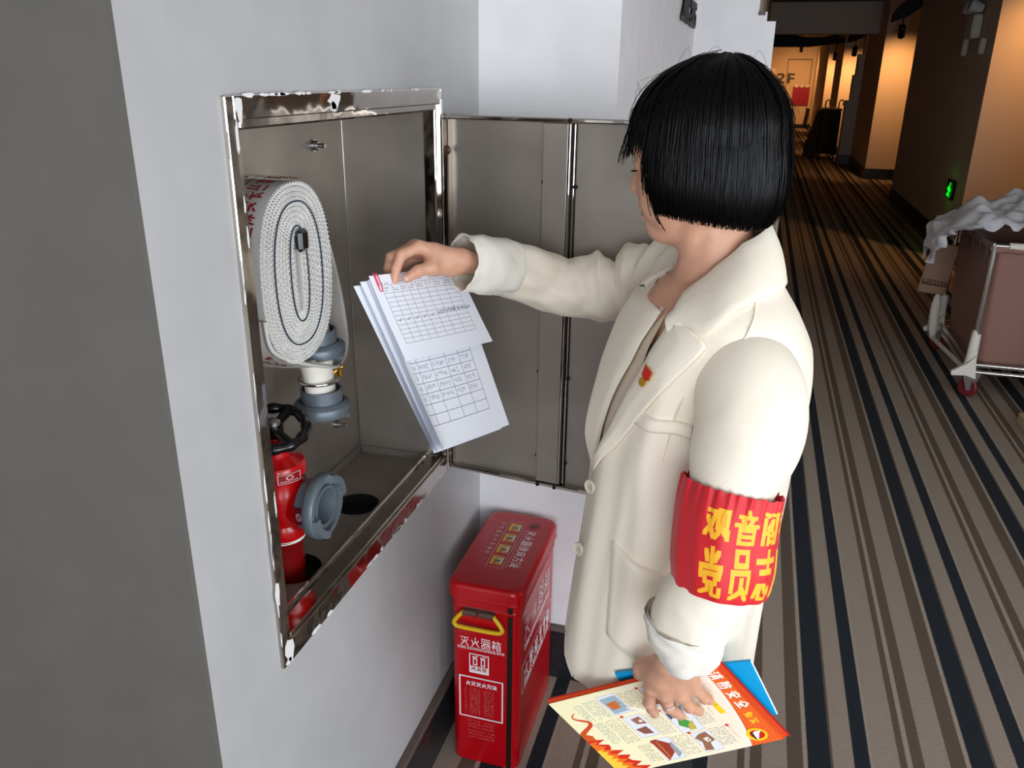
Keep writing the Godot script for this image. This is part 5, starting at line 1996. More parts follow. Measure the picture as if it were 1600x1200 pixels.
	obj("sleeve", sleeve(o, lp, [Vector2(0, 0.058), Vector2(0.10, 0.0685), Vector2(0.20, 0.0715), Vector2(0.30, 0.0690), Vector2(0.365, 0.0635), Vector2(0.41, 0.055), Vector2(0.48, 0.052), Vector2(0.57, 0.052), Vector2(0.71, 0.0545), Vector2(0.86, 0.0535), Vector2(1.0, 0.046)], Vector3(0.35, 0.55, 0.75).normalized(), 3, 0.003), M.cloth, j0)
	var rp := smooth([Vector3(-0.055, 1.228, -1.335), Vector3(-0.134, 1.218, -1.440), Vector3(-0.225, 1.184, -1.478), Vector3(-0.312, 1.184, -1.466), Vector3(-0.40, 1.224, -1.392), Vector3(-0.452, 1.246, -1.322)], 14)
	obj("sleeve", sleeve(o, rp, [Vector2(0, 0.078), Vector2(0.18, 0.069), Vector2(0.36, 0.062), Vector2(0.55, 0.057), Vector2(0.8, 0.0490), Vector2(1.0, 0.042)], Vector3.UP, 11, 0.0085), M.cloth, j0)
	# turned-up cuffs
	var cl := smooth([Vector3(-0.0225, 0.874, -0.952), Vector3(-0.022, 0.855, -0.953), Vector3(-0.019, 0.825, -0.955), Vector3(-0.019, 0.800, -0.957)], 5)
	obj("cuff", cuff(o, cl, [Vector2(0, 0.0565), Vector2(0.12, 0.0565), Vector2(0.5, 0.051), Vector2(1.0, 0.036)], Vector3(0.1, 0.3, 1).normalized(), 5), M.lining, j0)
	var cr := smooth([Vector3(-0.408, 1.2285, -1.383), Vector3(-0.428, 1.237, -1.354), Vector3(-0.447, 1.2445, -1.328), Vector3(-0.464, 1.2495, -1.307)], 5)
	obj("cuff", cuff(o, cr, [Vector2(0, 0.0520), Vector2(0.3, 0.0515), Vector2(0.7, 0.0500), Vector2(1.0, 0.0485)], Vector3.UP, 9), M.lining, j0)
	# red volunteer armband
	var ab := MB.new(o)
	rows = []
	var band := smooth([Vector3(0.0165, 1.056, -0.992), Vector3(0.0135, 1.03, -0.984), Vector3(0.012, 0.995, -0.974), Vector3(0.013, 0.952, -0.961), Vector3(0.012, 0.926, -0.954)], 6)
	var zr := Vector3(0, 0.25, 1).normalized()
	for k in band.size():
		var v := k / float(band.size() - 1)
		var tg: Vector3 = (band[mini(k + 1, band.size() - 1)] - band[maxi(k - 1, 0)]).normalized()
		var e1 := (zr - tg * zr.dot(tg)).normalized()
		var e2 := tg.cross(e1)
		var row := PackedVector3Array()
		for c in 145:
			var th := PI - TAU * c / 144.0
			var gather := (0.0016 * sin(th * 26.0 + 1.6 * sin(th * 4.0)) + 0.0012 * sin(th * 43.0 + 2.0 * sin(th * 3.0))) * smoothstep(0.5, 0.0, v) + 0.0009 * sin(th * 13.0 + v * 1.5)
			var rr := line_at([Vector2(0, 0.0640), Vector2(0.10, 0.0645), Vector2(0.35, 0.0660), Vector2(0.7, 0.0660), Vector2(1.0, 0.0600)], v) + gather + 0.0012 * sin(th * 5.0 + v * 2.0)
			row.append(band[k] + e1 * cos(th) * rr + e2 * sin(th) * rr + Vector3(0, 0.0016 * sin(th * 26.0 + 1.6 * sin(th * 4.0)) * smoothstep(0.12, 0.0, v), 0))
		rows.append(row)
	ab.grid(rows, true, 0.0, 1.0, 0.0, 1.0)
	var im := canvas(1536, 490, Color(0.80, 0.02, 0.10))   # 0.41 m round, 0.15 m high
	var gold := Color(0.97, 0.70, 0.10)
	write(im, "观音阁社", Vector2(672, 84), Vector2(104, 142), Vector2(138, 0), 19, gold)
	write(im, "党员志愿", Vector2(664, 262), Vector2(106, 176), Vector2(140, 0), 20, gold)
	var am := printed(im, 0.55)
	am.rim_enabled = true
	am.rim = 0.3
	var a0 := obj("armband", ab, am, p)
	a0.set_meta("label", "red satin armband with yellow characters")

func lapel(j: Node3D, o: Vector3, side: float) -> void:
	var mb := MB.new(o)
	var rows := []
	for k in 33:
		var y := lerpf(0.962, 1.243, k / 32.0)
		var a0: float
		var a1: float
		if side > 0.0:
			a0 = rad_to_deg(near_edge(y))
			a1 = line_at([Vector2(0.962, 1), Vector2(1.045, 26), Vector2(1.09, 36), Vector2(1.125, 42), Vector2(1.17, 51), Vector2(1.225, 64), Vector2(1.235, 58), Vector2(1.245, 44)], y)
		else:
			a0 = rad_to_deg(far_edge(y))
			a1 = line_at([Vector2(0.962, 0), Vector2(1.00, -8), Vector2(1.05, -18), Vector2(1.12, -32), Vector2(1.17, -44), Vector2(1.225, -60), Vector2(1.245, -40)], y)
		var row := PackedVector3Array()
		for c in 15:
			var u := clampf((c - 1) / 12.0, 0.0, 1.0)
			var th := deg_to_rad(lerpf(a0, a1, u))
			var lift := line_at([Vector2(0, 0.0025), Vector2(0.12, 0.007), Vector2(0.5, 0.0105 if side > 0.0 else 0.015), Vector2(1.0, 0.0075 if side > 0.0 else 0.014)], u) * smoothstep(0.958, 1.03, y)
			if c == 0:
				lift = -0.003
			if c == 14:
				lift = 0.001
			row.append(torso(y, th, folds(y, th) + lift))
		rows.append(row)
	# the top edge turns down onto the cloth
	var last := PackedVector3Array()
	for c in 15:
		var u := clampf((c - 1) / 12.0, 0.0, 1.0)
		var a := lerpf(rad_to_deg(near_edge(1.243)), 46.0, u) if side > 0.0 else lerpf(rad_to_deg(far_edge(1.243)), -42.0, u)
		last.append(torso(1.246, deg_to_rad(a), 0.0))
	rows.append(last)
	mb.grid(rows)
	obj("lapel", mb, M.cloth, j)

func collar(j: Node3D, o: Vector3) -> void:
	var mb := MB.new(o)
	var rows := []
	var c0 := Vector3(-0.034, 0, ZC)
	for k in 61:
		var deg := lerpf(28.0, 332.0, k / 60.0)
		var a := minf(deg, 360.0 - deg)      # same on both sides
		var th := deg_to_rad(deg)
		var yr := line_at([Vector2(28, 1.248), Vector2(45, 1.278), Vector2(70, 1.312), Vector2(100, 1.340), Vector2(140, 1.356), Vector2(180, 1.360)], a)
		var rr := line_at([Vector2(28, 0.118), Vector2(45, 0.088), Vector2(70, 0.066), Vector2(100, 0.058), Vector2(140, 0.060), Vector2(180, 0.064)], a)
		var d := FW * cos(th) + LW * sin(th)
		var roll := c0 + Vector3(0, yr, 0) + d * rr
		if a < 46.0:
			roll = torso(yr, th, 0.006).lerp(roll, smoothstep(28.0, 46.0, a))
		var ya := line_at([Vector2(28, 1.232), Vector2(40, 1.246), Vector2(58, 1.241), Vector2(75, 1.268), Vector2(100, 1.285), Vector2(140, 1.29), Vector2(180, 1.292)], a)
		var ta := line_at([Vector2(28, 35), Vector2(40, 44), Vector2(58, 60), Vector2(75, 77), Vector2(100, 100), Vector2(180, 180)], a)
		if deg > 180.0:
			ta = 360.0 - ta
		var outer := torso(ya, deg_to_rad(ta), 0.008)
		var lip := torso(ya - 0.002, deg_to_rad(ta), 0.0005)
		var inner := roll - d * 0.003 - Vector3(0, 0.016, 0)
		var row := PackedVector3Array()
		row.append(inner)
		row.append(inner.lerp(roll, 0.6) - d * 0.001)
		row.append(roll - d * 0.002 + Vector3(0, -0.002, 0))
		row.append(roll + Vector3(0, 0.001, 0))
		for q in 6:
			var u := (q + 1) / 6.0
			row.append(roll.lerp(outer, u) + (d * 0.5 + Vector3.UP * 0.5) * 0.008 * sin(u * PI))
		row.append(lip)
		rows.append(row)
	mb.grid(rows)
	obj("collar", mb, M.cloth, j)

func sleeve(o: Vector3, path: Array, rad: Array, ref: Vector3, sd: int, amp: float) -> MB:
	var mb := MB.new(o)
	var rows := []
	var m := path.size()
	var nz := FastNoiseLite.new()
	nz.seed = sd
	nz.frequency = 0.02
	nz.fractal_octaves = 2
	for k in m:
		var v := k / float(m - 1)
		var tg: Vector3 = (path[mini(k + 1, m - 1)] - path[maxi(k - 1, 0)]).normalized()
		var e1 := (ref - tg * ref.dot(tg)).normalized()
		var e2 := tg.cross(e1)
		var rr := curve_at(rad, v)
		var row := PackedVector3Array()
		for c in 49:
			var th := TAU * c / 48.0
			var d := amp * smoothstep(0.08, 0.25, v) * nz.get_noise_3d(cos(th) * 38.0, sin(th) * 38.0, v * 260.0)
			if sd == 11:
				# creases gathered at the elbow and the armhole
				var up := 0.65 + 0.35 * cos(th)
				for q in [[0.47, 0.05, 0.0, 0.030, 0.008], [0.405, 0.06, 0.3, 0.016, -0.009], [0.345, 0.08, 0.5, 0.030, 0.009], [0.285, 0.09, 0.7, 0.015, -0.010], [0.235, 0.08, 0.9, 0.026, 0.009], [0.180, 0.07, 1.0, 0.014, -0.010], [0.13, 0.06, 1.1, 0.022, 0.007], [0.66, 0.05, 2.4, 0.02, -0.003]]:
					d += 1.35 * q[4] * exp(-pow((v - q[0] - q[1] * sin(th - q[2])) / q[3], 2.0)) * up
			row.append(path[k] + (e1 * cos(th) + e2 * sin(th)) * (rr + d))
		rows.append(row)
	mb.grid(rows, true)
	return mb

func cuff(o: Vector3, path: Array, rad: Array, ref: Vector3, sd: int) -> MB:
	var mb := MB.new(o)
	var rows := []
	var m := path.size()
	var nz := FastNoiseLite.new()
	nz.seed = sd
	nz.frequency = 0.03
	for pass_ in 2:
		for q in m:
			var k := q if pass_ == 0 else m - 1 - q
			var v := k / float(m - 1)
			var tg: Vector3 = (path[mini(k + 1, m - 1)] - path[maxi(k - 1, 0)]).normalized()
			var e1 := (ref - tg * ref.dot(tg)).normalized()
			var e2 := tg.cross(e1)
			var rr := curve_at(rad, v) - (0.0035 if pass_ else 0.0)
			var row := PackedVector3Array()
			for c in 49:
				var th := TAU * c / 48.0
				var d := 0.0065 * nz.get_noise_3d(cos(th) * 30.0, sin(th) * 30.0, v * 60.0)
				var slide := 0.006 * nz.get_noise_2d(cos(th) * 40.0 + 90.0, sin(th) * 40.0) * (v if v > 0.5 else (v - 1.0) * 0.6)
				row.append(path[k] + (e1 * cos(th) + e2 * sin(th)) * (rr + d) + tg * slide)
			rows.append(row)
	mb.grid(rows, true)
	return mb

func lower_clothes(p: Node3D, o: Vector3) -> void:
	var tr := MB.new(o)
	for s in [-1.0, 1.0]:
		var pts := smooth([Vector3(-0.07, 0.86, ZC) + LW * s * 0.055, Vector3(-0.074, 0.70, ZC - 0.022) + LW * s * 0.064, Vector3(-0.078, 0.44, ZC - 0.05) + LW * s * 0.066, Vector3(-0.05, 0.09, ZC - 0.045) + LW * s * 0.07], 6)
		var rad := []
		for k in pts.size():
			rad.append(line_at([Vector2(0, 0.085), Vector2(0.3, 0.078), Vector2(0.6, 0.062), Vector2(1, 0.060)], k / float(pts.size() - 1)) + 0.002 * sin(k * 1.9))
		tr.tube(pts, rad, 20)
	obj("trousers", tr, M.trousers, p)
	for s in [-1.0, 1.0]:
		var a: Vector3 = Vector3(-0.045, 0.0, ZC - 0.045) + LW * s * 0.07
		var sh := MB.new(o)
		var out := PackedVector2Array()
		var rows := []
		for q in [[0.0, 0.96], [0.012, 1.0], [0.02, 0.97], [0.04, 0.88], [0.06, 0.66], [0.075, 0.40]]:
			var row := PackedVector3Array()
			for k in 25:
				var t := TAU * k / 24.0
				var fx: float = 0.115 * cos(t) + 0.035
				var wz: float = 0.040 * sin(t) * (1.0 - 0.18 * cos(t))
				row.append(a + (FW * (fx * (q[1] if q[0] > 0.03 else 1.0) - (0.03 if q[0] > 0.05 else 0.0)) + LW * wz) * (q[1] if q[0] < 0.03 else 1.0) * (1.0 if q[0] < 0.03 else sqrt(q[1])) + Vector3(0, q[0] + 0.001, 0))
			rows.append(row)
		sh.grid(rows, true)
		var cap := []
		for k in 24:
			cap.append(rows[-1][k])
		sh.face(cap, Vector3.UP)
		var sole := []
		for k in 24:
			sole.append(rows[0][k])
		sh.face(sole, Vector3.DOWN)
		obj("shoe", sh, M.shoe, p)
	# ring on the left hand
	var rg := MB.new(o)
	var rc: Vector3 = HL.m[1].lerp(HL.p[1], 0.72)
	rg.tube(ring(rc, 0.0102, 20, (HL.p[1] - HL.m[1]).normalized()), 0.0011, 6, true)
	obj("finger_ring", rg, M.silver, p)
	# nails
	for q in [[HR.thumb[2], HR.thumb[3], Vector3(0.1, 0.35, 0.95), 0.0085], [HR.d[0], HR.t[0], Vector3(-0.55, 0.1, 0.9), 0.0062]]:
		var dir: Vector3 = (q[1] - q[0]).normalized()
		var nn: Vector3 = q[2].normalized()
		nn = (nn - dir * nn.dot(dir)).normalized()
		var ac := dir.cross(nn)
		var nm := MB.new(o)
		var rows := []
		for k in 5:
			var row := PackedVector3Array()
			var u := k / 4.0
			for c in 7:
				var w := lerpf(-1.0, 1.0, c / 6.0)
				var hw := 0.0052 * sqrt(maxf(0.1, 1.0 - pow(absf(u * 1.7 - 0.85), 3.0)))
				row.append(q[1] + dir * (0.006 * u - 0.001) + ac * w * hw + nn * (q[3] * sqrt(1.0 - 0.25 * w * w) - 0.0008 * u))
			rows.append(row)
		nm.grid(rows)
		obj("fingernail", nm, M.nail, p)

# ---------- paper ----------
func leaf(o: Vector3, a: Vector3, b: Vector3, c: Vector3, d: Vector3, bend: Callable, n := 14, m := 18) -> MB:
	# a sheet with corners top-left, top-right, bottom-right, bottom-left; two faces a fraction of a millimetre apart
	var mb := MB.new(o)
	var nn := (b - a).cross(d - a).normalized()
	for side in 2:
		var rows := []
		for r in m + 1:
			var v := r / float(m)
			var row := PackedVector3Array()
			for k in n + 1:
				var u := k / float(n)
				row.append(a.lerp(b, u).lerp(d.lerp(c, u), v) + nn * (bend.call(u, v) - 0.00022 * side))
			rows.append(row)
		mb.grid(rows, false, 0.0, 1.0, 0.0, 1.0)
	return mb

func build_papers() -> void:
	# --- inspection sheets in the raised hand ---
	var A := Vector3(-0.580, 1.239, -1.179)
	var B := Vector3(-0.500, 1.221, -1.373)
	var C := Vector3(-0.368, 0.975, -1.274)
	var D := Vector3(-0.439, 0.991, -1.101)
	var n := (B - A).cross(D - A).normalized()
	if n.z < 0:
		n = -n
	var o := Vector3(-0.47, 1.10, -1.24)
	var ink := Color(0.30, 0.31, 0.36)
	# lower sheet, with the hand-written list
	var im := canvas(720, 1020, Color(0.93, 0.94, 0.97))
	for k in 8:
		stroke(im, Vector2(60, 452 + k * 62), Vector2(610, 452 + k * 62), 3, ink)
	for x in [130, 250, 385, 500, 610]:
		stroke(im, Vector2(x, 452), Vector2(x, 886), 3, ink)
	var r := RandomNumberGenerator.new()
	r.seed = 19
	for row in 5:
		for q in [[70, 40, 2], [142, 84, 5], [262, 104, 5], [400, 70, 3], [512, 70, 3]]:
			for k in q[2]:
				var x: float = q[0] + k * q[1] / float(q[2])
				var y := 466.0 + row * 62
				var w: float = q[1] / float(q[2])
				for e in 4:
					stroke(im, Vector2(x + r.randf() * w * 0.8, y + r.randf() * 32), Vector2(x + r.randf() * w * 0.8, y + r.randf() * 32), 2.4, Color(0.34, 0.35, 0.42))
	var m2 := printed(im, 0.8)
	var curl := func(u: float, v: float) -> float: return 0.012 * sin(u * PI) * v - 0.03 * maxf(0.0, 0.10 - u) * v * 6.0
	var lw := obj("paper_sheet", leaf(o, A, B, C, D, curl), m2)
	tag(lw, "white inspection sheet with a handwritten table, hanging below the other one", "paper", "inspection sheets in the raised hand")
	# top sheet: printed form, folded short
	im = canvas(720, 560, Color(0.93, 0.94, 0.97))
	var cols := [62, 130, 196, 258, 322, 396, 466, 548, 640]
	for k in 13:
		stroke(im, Vector2(62, 70 + k * 30 + (22 if k > 0 else 0)), Vector2(640, 70 + k * 30 + (22 if k > 0 else 0)), 2.4, ink)
	for x in cols:
		stroke(im, Vector2(x, 70), Vector2(x, 452), 2.4, ink)
	for k in 8:
		fine_print(im, Rect2(cols[k] + 8, 82, 46, 32), Vector2(14, 16), Color(0.25, 0.25, 0.3), 40 + k, 0.9)
	for q in [[70, 60, 60], [140, 60, 120], [330, 56, 60], [440, 56, 110], [600, 46, 24], [330, 26, 60]]:
		fine_print(im, Rect2(q[0], q[1] - 8, q[2], 15), Vector2(13, 14), Color(0.25, 0.25, 0.3), 90 + q[0], 0.9)
	for k in 5:
		var c := Vector2(cols[k] + 30, 300)
		stroke(im, c + Vector2(-10, -4), c + Vector2(-2, 8), 3, ink)
		stroke(im, c + Vector2(-2, 8), c + Vector2(16, -12), 3, ink)
	for k in 16:
		var x := 404.0 + k * 17
		for e in 4:
			stroke(im, Vector2(x + r.randf() * 14, 276 + r.randf() * 24), Vector2(x + r.randf() * 14, 276 + r.randf() * 24), 2.6, Color(0.15, 0.15, 0.2))
	var m1 := printed(im, 0.8)
	var up := n * 0.006
	var tl := A + up + (A - D).normalized() * 0.004
	var tr := B + up + (A - D).normalized() * 0.004
	var hgt := (D - A).normalized() * 0.150
	var sk := (B - A).normalized() * 0.006
	var wave := func(u: float, v: float) -> float: return 0.004 * sin(u * PI) * v + 0.006 * v * v * (1.0 if n.dot((B - A).cross(D - A)) > 0 else -1.0)
	var tp := obj("paper_sheet", leaf(o, tl, tr, tr + hgt + sk, tl + hgt + sk * 0.2, wave), m1)
	tag(tp, "white printed form pinched by finger and thumb, lying over the handwritten sheet", "paper", "inspection sheets in the raised hand")
	# sheets behind, standing out at the left
	var left := (A - B).normalized()
	for k in 2:
		var off := -n * (0.005 + 0.005 * k)
		var s := left * (0.012 + 0.010 * k) + Vector3(0, -0.004 * k, 0)
		var bk := obj("paper_sheet", leaf(o, A + off + s, B + off + s * 0.4, C + off + s * 0.5, D + off + s * (0.7 - 0.2 * k), curl), M.paper)
		tag(bk, ["blank back sheet showing as a narrow strip left of the table", "hindmost blank sheet sticking out farthest to the left of the held papers"][k], "paper", "inspection sheets in the raised hand")
	var clip := MB.new(tl)
	var ce := (B - A).normalized()
	var cd := (D - A).normalized()
	var cp := []
	for q in [Vector2(0.010, -0.004), Vector2(0.010, 0.024), Vector2(0.013, 0.029), Vector2(0.017, 0.024), Vector2(0.017, 0.002), Vector2(0.0145, -0.002), Vector2(0.012, 0.002), Vector2(0.012, 0.020)]:
		cp.append(tl + ce * q.x + cd * q.y + n * 0.0022)
	clip.tube(smooth(cp, 4), 0.0008, 6)
	tag(obj("paper_clip", clip, M.pink), "pink paper clip on the top left corner of the printed form", "paper clip")
	# --- leaflets in the lowered hand: top edge b-c, foot a-d ---
	var a := Vector3(-0.229, 0.598, -1.040)
	var b := Vector3(0.016, 0.763, -1.008)
	var c := Vector3(0.135, 0.602, -1.068)
	var d := Vector3(-0.109, 0.446, -1.080)
	var nn := (c - b).cross(a - b).normalized()
	if nn.z < 0:
		nn = -nn
	o = Vector3(-0.05, 0.6, -1.05)
	var fl := leaflet_picture()
	var lm := printed(fl, 0.55)
	var sag := func(u: float, v: float) -> float: return 0.004 * sin(v * PI) * sin(u * PI)
	var top := obj("leaflet", leaf(o, b, c, d, a, sag), lm)
	tag(top, "fire safety leaflet with orange heading and cartoon pictures, uppermost under the hand", "leaflet", "leaflets in the lowered hand")
	var om := mat(Color(0.88, 0.30, 0.10), 0.6)
	om.cull_mode = BaseMaterial3D.CULL_DISABLED
	var rm := mat(Color(0.72, 0.10, 0.14), 0.6)
	rm.cull_mode = BaseMaterial3D.CULL_DISABLED
	var e := (b - a).normalized()
	var f := (c - b).normalized()
	var names := ["orange leaflet edge just beneath the uppermost leaflet", "second orange leaflet edge beneath the uppermost leaflet", "third orange leaflet edge beneath the uppermost leaflet", "red-edged leaflet lowest in the fanned stack, above the blue folder"]
	for k in 4:
		var off := -nn * 0.0014 * (k + 1)
		var sh: Vector3 = e * 0.0026 * (k + 1) - f * 0.001 * (k + 1) + (f * 0.004 if k == 3 else Vector3.ZERO)
		var lf := obj("leaflet", leaf(o, b + off + sh, c + off + sh + f * 0.001 * k, d + off - f * 0.002 * k, a + off - f * (0.002 * k + 0.001), sag), om if k < 3 else rm)
		tag(lf, names[k], "leaflet", "leaflets in the lowered hand")
	# blue folder behind
	var bo := -nn * 0.014
	var p0 := Vector3(-0.125, 0.687, -1.033)
	var p1 := Vector3(0.069, 0.763, -1.025)
	var p2 := Vector3(0.120, 0.644, -1.066)
	var mb := MB.new(o)
	var q := [p0 - nn * 0.002, p1 - nn * 0.002, p2 - nn * 0.002, p0 + (p2 - p1) - nn * 0.002]
	var back := []
	for w in q:
		back.append(w - nn * 0.004)
	mb.face(q, nn)
	mb.face(back, -nn)
	for k in 4:
		var w0: Vector3 = q[k]
		var w1: Vector3 = q[(k + 1) % 4]
		mb.face([w0, w1, back[(k + 1) % 4], back[k]], (w1 - w0).cross(nn).normalized())
	var bf := obj("folder", mb, M.cyan)
	tag(bf, "bright blue folder held behind the leaflets", "folder")
	var we := MB.new(o)
	we.tube([p1 - nn * 0.004, p2 - nn * 0.004], 0.0016, 6)
	obj("page_edge", we, M.paper, bf).position = Vector3.ZERO

func leaflet_picture() -> Image:
	# portrait, 0.21 x 0.297 m
	var W := 848
	var H := 1200
	var im := canvas(W, H, Color(0.96, 0.93, 0.78))
	for y in H:
		var t := y / float(H)
		im.fill_rect(Rect2i(0, y, W, 1), Color(0.97, 0.91 + 0.02 * t, 0.84 - 0.10 * t))
	# orange head with a curved lower edge
	var head := PackedVector2Array([Vector2(0, 0), Vector2(W, 0), Vector2(W, 215)])
	for k in 15:
		var u := 1.0 - k / 14.0
		head.append(Vector2(W * u, 85 + 130 * pow(u, 2.2)))
	var white := PackedVector2Array()
	for q in head:
		white.append(q + Vector2(0, 18 if q.y > 1 else 0))
	blob(im, white, Color(0.98, 0.95, 0.90))
	blob(im, head, Color(0.93, 0.36, 0.10))
	for k in 7:
		for s in 60:
			var u := s / 60.0
			var y := (12 + k * 13) + (130 * pow(u, 2.2) * (0.2 + k * 0.12))
			im.fill_rect(Rect2i(int(u * W), int(y), int(W / 60.0) + 2, 3), Color(0.97, 0.55, 0.22))
	write(im, "消防安全", Vector2(90, 16), Vector2(62, 70), Vector2(104, 0), 13, Color(0.80, 0.25, 0.08))
	write(im, "消防安全", Vector2(86, 12), Vector2(62, 70), Vector2(104, 0), 11, Color(0.99, 0.97, 0.92))
	write(im, "知识", Vector2(520, 40), Vector2(48, 54), Vector2(64, 0), 8, Color(0.98, 0.80, 0.15))
	# round emblem
	disc(im, Vector2(748, 128), 66, Color(0.98, 0.80, 0.10))
	disc(im, Vector2(748, 124), 46, Color(0.82, 0.10, 0.08))
	blob(im, PackedVector2Array([Vector2(716, 84), Vector2(736, 104), Vector2(790, 136), Vector2(796, 150), Vector2(730, 150), Vector2(712, 120)]), Color(0.95, 0.93, 0.90))
	blob(im, PackedVector2Array([Vector2(712, 142), Vector2(800, 150), Vector2(790, 160), Vector2(708, 156)]), Color(0.15, 0.12, 0.12))
	# yellow strap line
	im.fill_rect(Rect2i(190, 186, 290, 40), Color(0.98, 0.82, 0.10))
	fine_print(im, Rect2(200, 194, 200, 26), Vector2(22, 26), Color(0.45, 0.10, 0.05), 3)
	var ink := Color(0.42, 0.38, 0.30)
	var redc := Color(0.85, 0.18, 0.15)
	# sections: heading dot, red title, columns of text, a picture
	var parts := [[60, 300, 250, 120], [330, 268, 230, 150], [600, 250, 200, 130], [60, 560, 220, 150], [330, 560, 240, 140], [600, 520, 210, 150], [300, 830, 270, 130], [610, 800, 200, 120]]
	for k in parts.size():
		var q = parts[k]
		disc(im, Vector2(q[0], q[1]), 13, redc)
		fine_print(im, Rect2(q[0] + 22, q[1] - 10, q[2] * 0.62, 22), Vector2(21, 22), redc, 300 + k)
		fine_print(im, Rect2(q[0], q[1] + 24, q[2], q[3] - 16), Vector2(17, 19), ink, 400 + k)
	for q in [[60, 425, 220, 130, 0], [320, 395, 270, 165, 1], [610, 390, 205, 130, 0], [50, 720, 220, 145, 3], [310, 700, 240, 135, 4], [590, 665, 225, 140, 2]]:
		cartoon(im, Rect2(q[0], q[1], q[2], q[3]), q[4])
	fine_print(im, Rect2(70, 880, 210, 120), Vector2(17, 19), Color(0.25, 0.42, 0.50), 500)
	fine_print(im, Rect2(300, 980, 250, 80), Vector2(17, 19), Color(0.25, 0.42, 0.50), 501)
	fine_print(im, Rect2(90, 1010, 190, 60), Vector2(17, 19), Color(0.25, 0.42, 0.50), 502)
	# flames along the foot
	for layer in 3:
		var col: Color = [Color(0.85, 0.16, 0.08), Color(0.95, 0.45, 0.10), Color(0.99, 0.80, 0.25)][layer]
		var pts := PackedVector2Array([Vector2(W, H), Vector2(380 + layer * 90, H)])
		for k in 17:
			var u := k / 16.0
			var x := lerpf(380 + layer * 90, W, u)
			var up := lerpf(40.0, 230.0 - layer * 62, u) + (46.0 - layer * 10) * sin(k * 2.6 + layer)
			pts.append(Vector2(x, H - maxf(8.0, up)))
		blob(im, pts, col)
	var last := Vector2(420, 1190)
	for k in 60:
		var u := k / 59.0
		var p := Vector2(430 - 280 * u, 1150 - 70 * u + 50 * sin(u * 9.0))
		stroke(im, last, p, 34 * (1.0 - u) + 5, Color(0.82, 0.17 + 0.2 * (1.0 - u), 0.08))
		last = p
	return im

func cartoon(im: Image, q: Rect2, kind: int) -> void:
	var p := q.position
	var s := q.size
	im.fill_rect(Rect2i(int(p.x), int(p.y), int(s.x), int(s.y)), Color(0.90, 0.90, 0.92))
	var pts := func(list: Array) -> PackedVector2Array:
		var out := PackedVector2Array()
		for w in list:
			out.append(p + Vector2(w[0], w[1]) * s)
		return out
	match kind:
		0:
			blob(im, pts.call([[0.05, 0.2], [0.5, 0.05], [0.6, 0.4], [0.95, 0.5], [0.9, 0.95], [0.5, 0.75], [0.25, 0.95], [0.1, 0.6]]), Color(0.60, 0.40, 0.30))
			blob(im, pts.call([[0.3, 0.3], [0.5, 0.25], [0.55, 0.5], [0.35, 0.6]]), Color(0.93, 0.88, 0.82))
			disc(im, p + s * Vector2(0.45, 0.38), 6, Color(0.1, 0.1, 0.1))
		1:
			blob(im, pts.call([[0.0, 0.1], [0.5, 0.3], [0.55, 0.6], [0.1, 0.4]]), Color(0.35, 0.55, 0.75))
			blob(im, pts.call([[0.35, 0.6], [0.65, 0.3], [0.9, 0.55], [0.7, 0.85]]), Color(0.30, 0.60, 0.25))
			blob(im, pts.call([[0.6, 0.2], [0.95, 0.3], [0.95, 0.6], [0.75, 0.5]]), Color(0.80, 0.70, 0.30))
			blob(im, pts.call([[0.1, 0.65], [0.3, 0.6], [0.45, 0.95], [0.2, 0.95]]), Color(0.30, 0.32, 0.40))
			disc(im, p + s * Vector2(0.5, 0.3), 12, Color(0.95, 0.80, 0.30))
		2:
			blob(im, pts.call([[0.0, 0.7], [0.3, 0.2], [0.7, 0.35], [1.0, 0.9], [0.0, 1.0]]), Color(0.62, 0.22, 0.15))
			blob(im, pts.call([[0.2, 0.1], [0.8, 0.05], [0.95, 0.35], [0.4, 0.3]]), Color(0.60, 0.60, 0.62))
			stroke(im, p + s * Vector2(0.1, 0.75), p + s * Vector2(0.9, 0.75), 6, Color(0.85, 0.6, 0.2))
		3:
			blob(im, pts.call([[0.1, 0.1], [0.9, 0.05], [0.95, 0.9], [0.15, 0.95]]), Color(0.62, 0.70, 0.76))
			blob(im, pts.call([[0.35, 0.3], [0.7, 0.35], [0.75, 0.8], [0.4, 0.85]]), Color(0.80, 0.42, 0.18))
			disc(im, p + s * Vector2(0.5, 0.35), 16, Color(0.75, 0.50, 0.32))
		4:
			blob(im, pts.call([[0.1, 0.2], [0.45, 0.1], [0.4, 0.6], [0.15, 0.7]]), Color(0.62, 0.40, 0.32))
			blob(im, pts.call([[0.55, 0.3], [0.9, 0.2], [0.85, 0.7], [0.6, 0.9]]), Color(0.55, 0.33, 0.27))
			disc(im, p + s * Vector2(0.3, 0.3), 14, Color(0.93, 0.88, 0.82))
	frame_line(im, q, 2, Color(0.55, 0.5, 0.45))

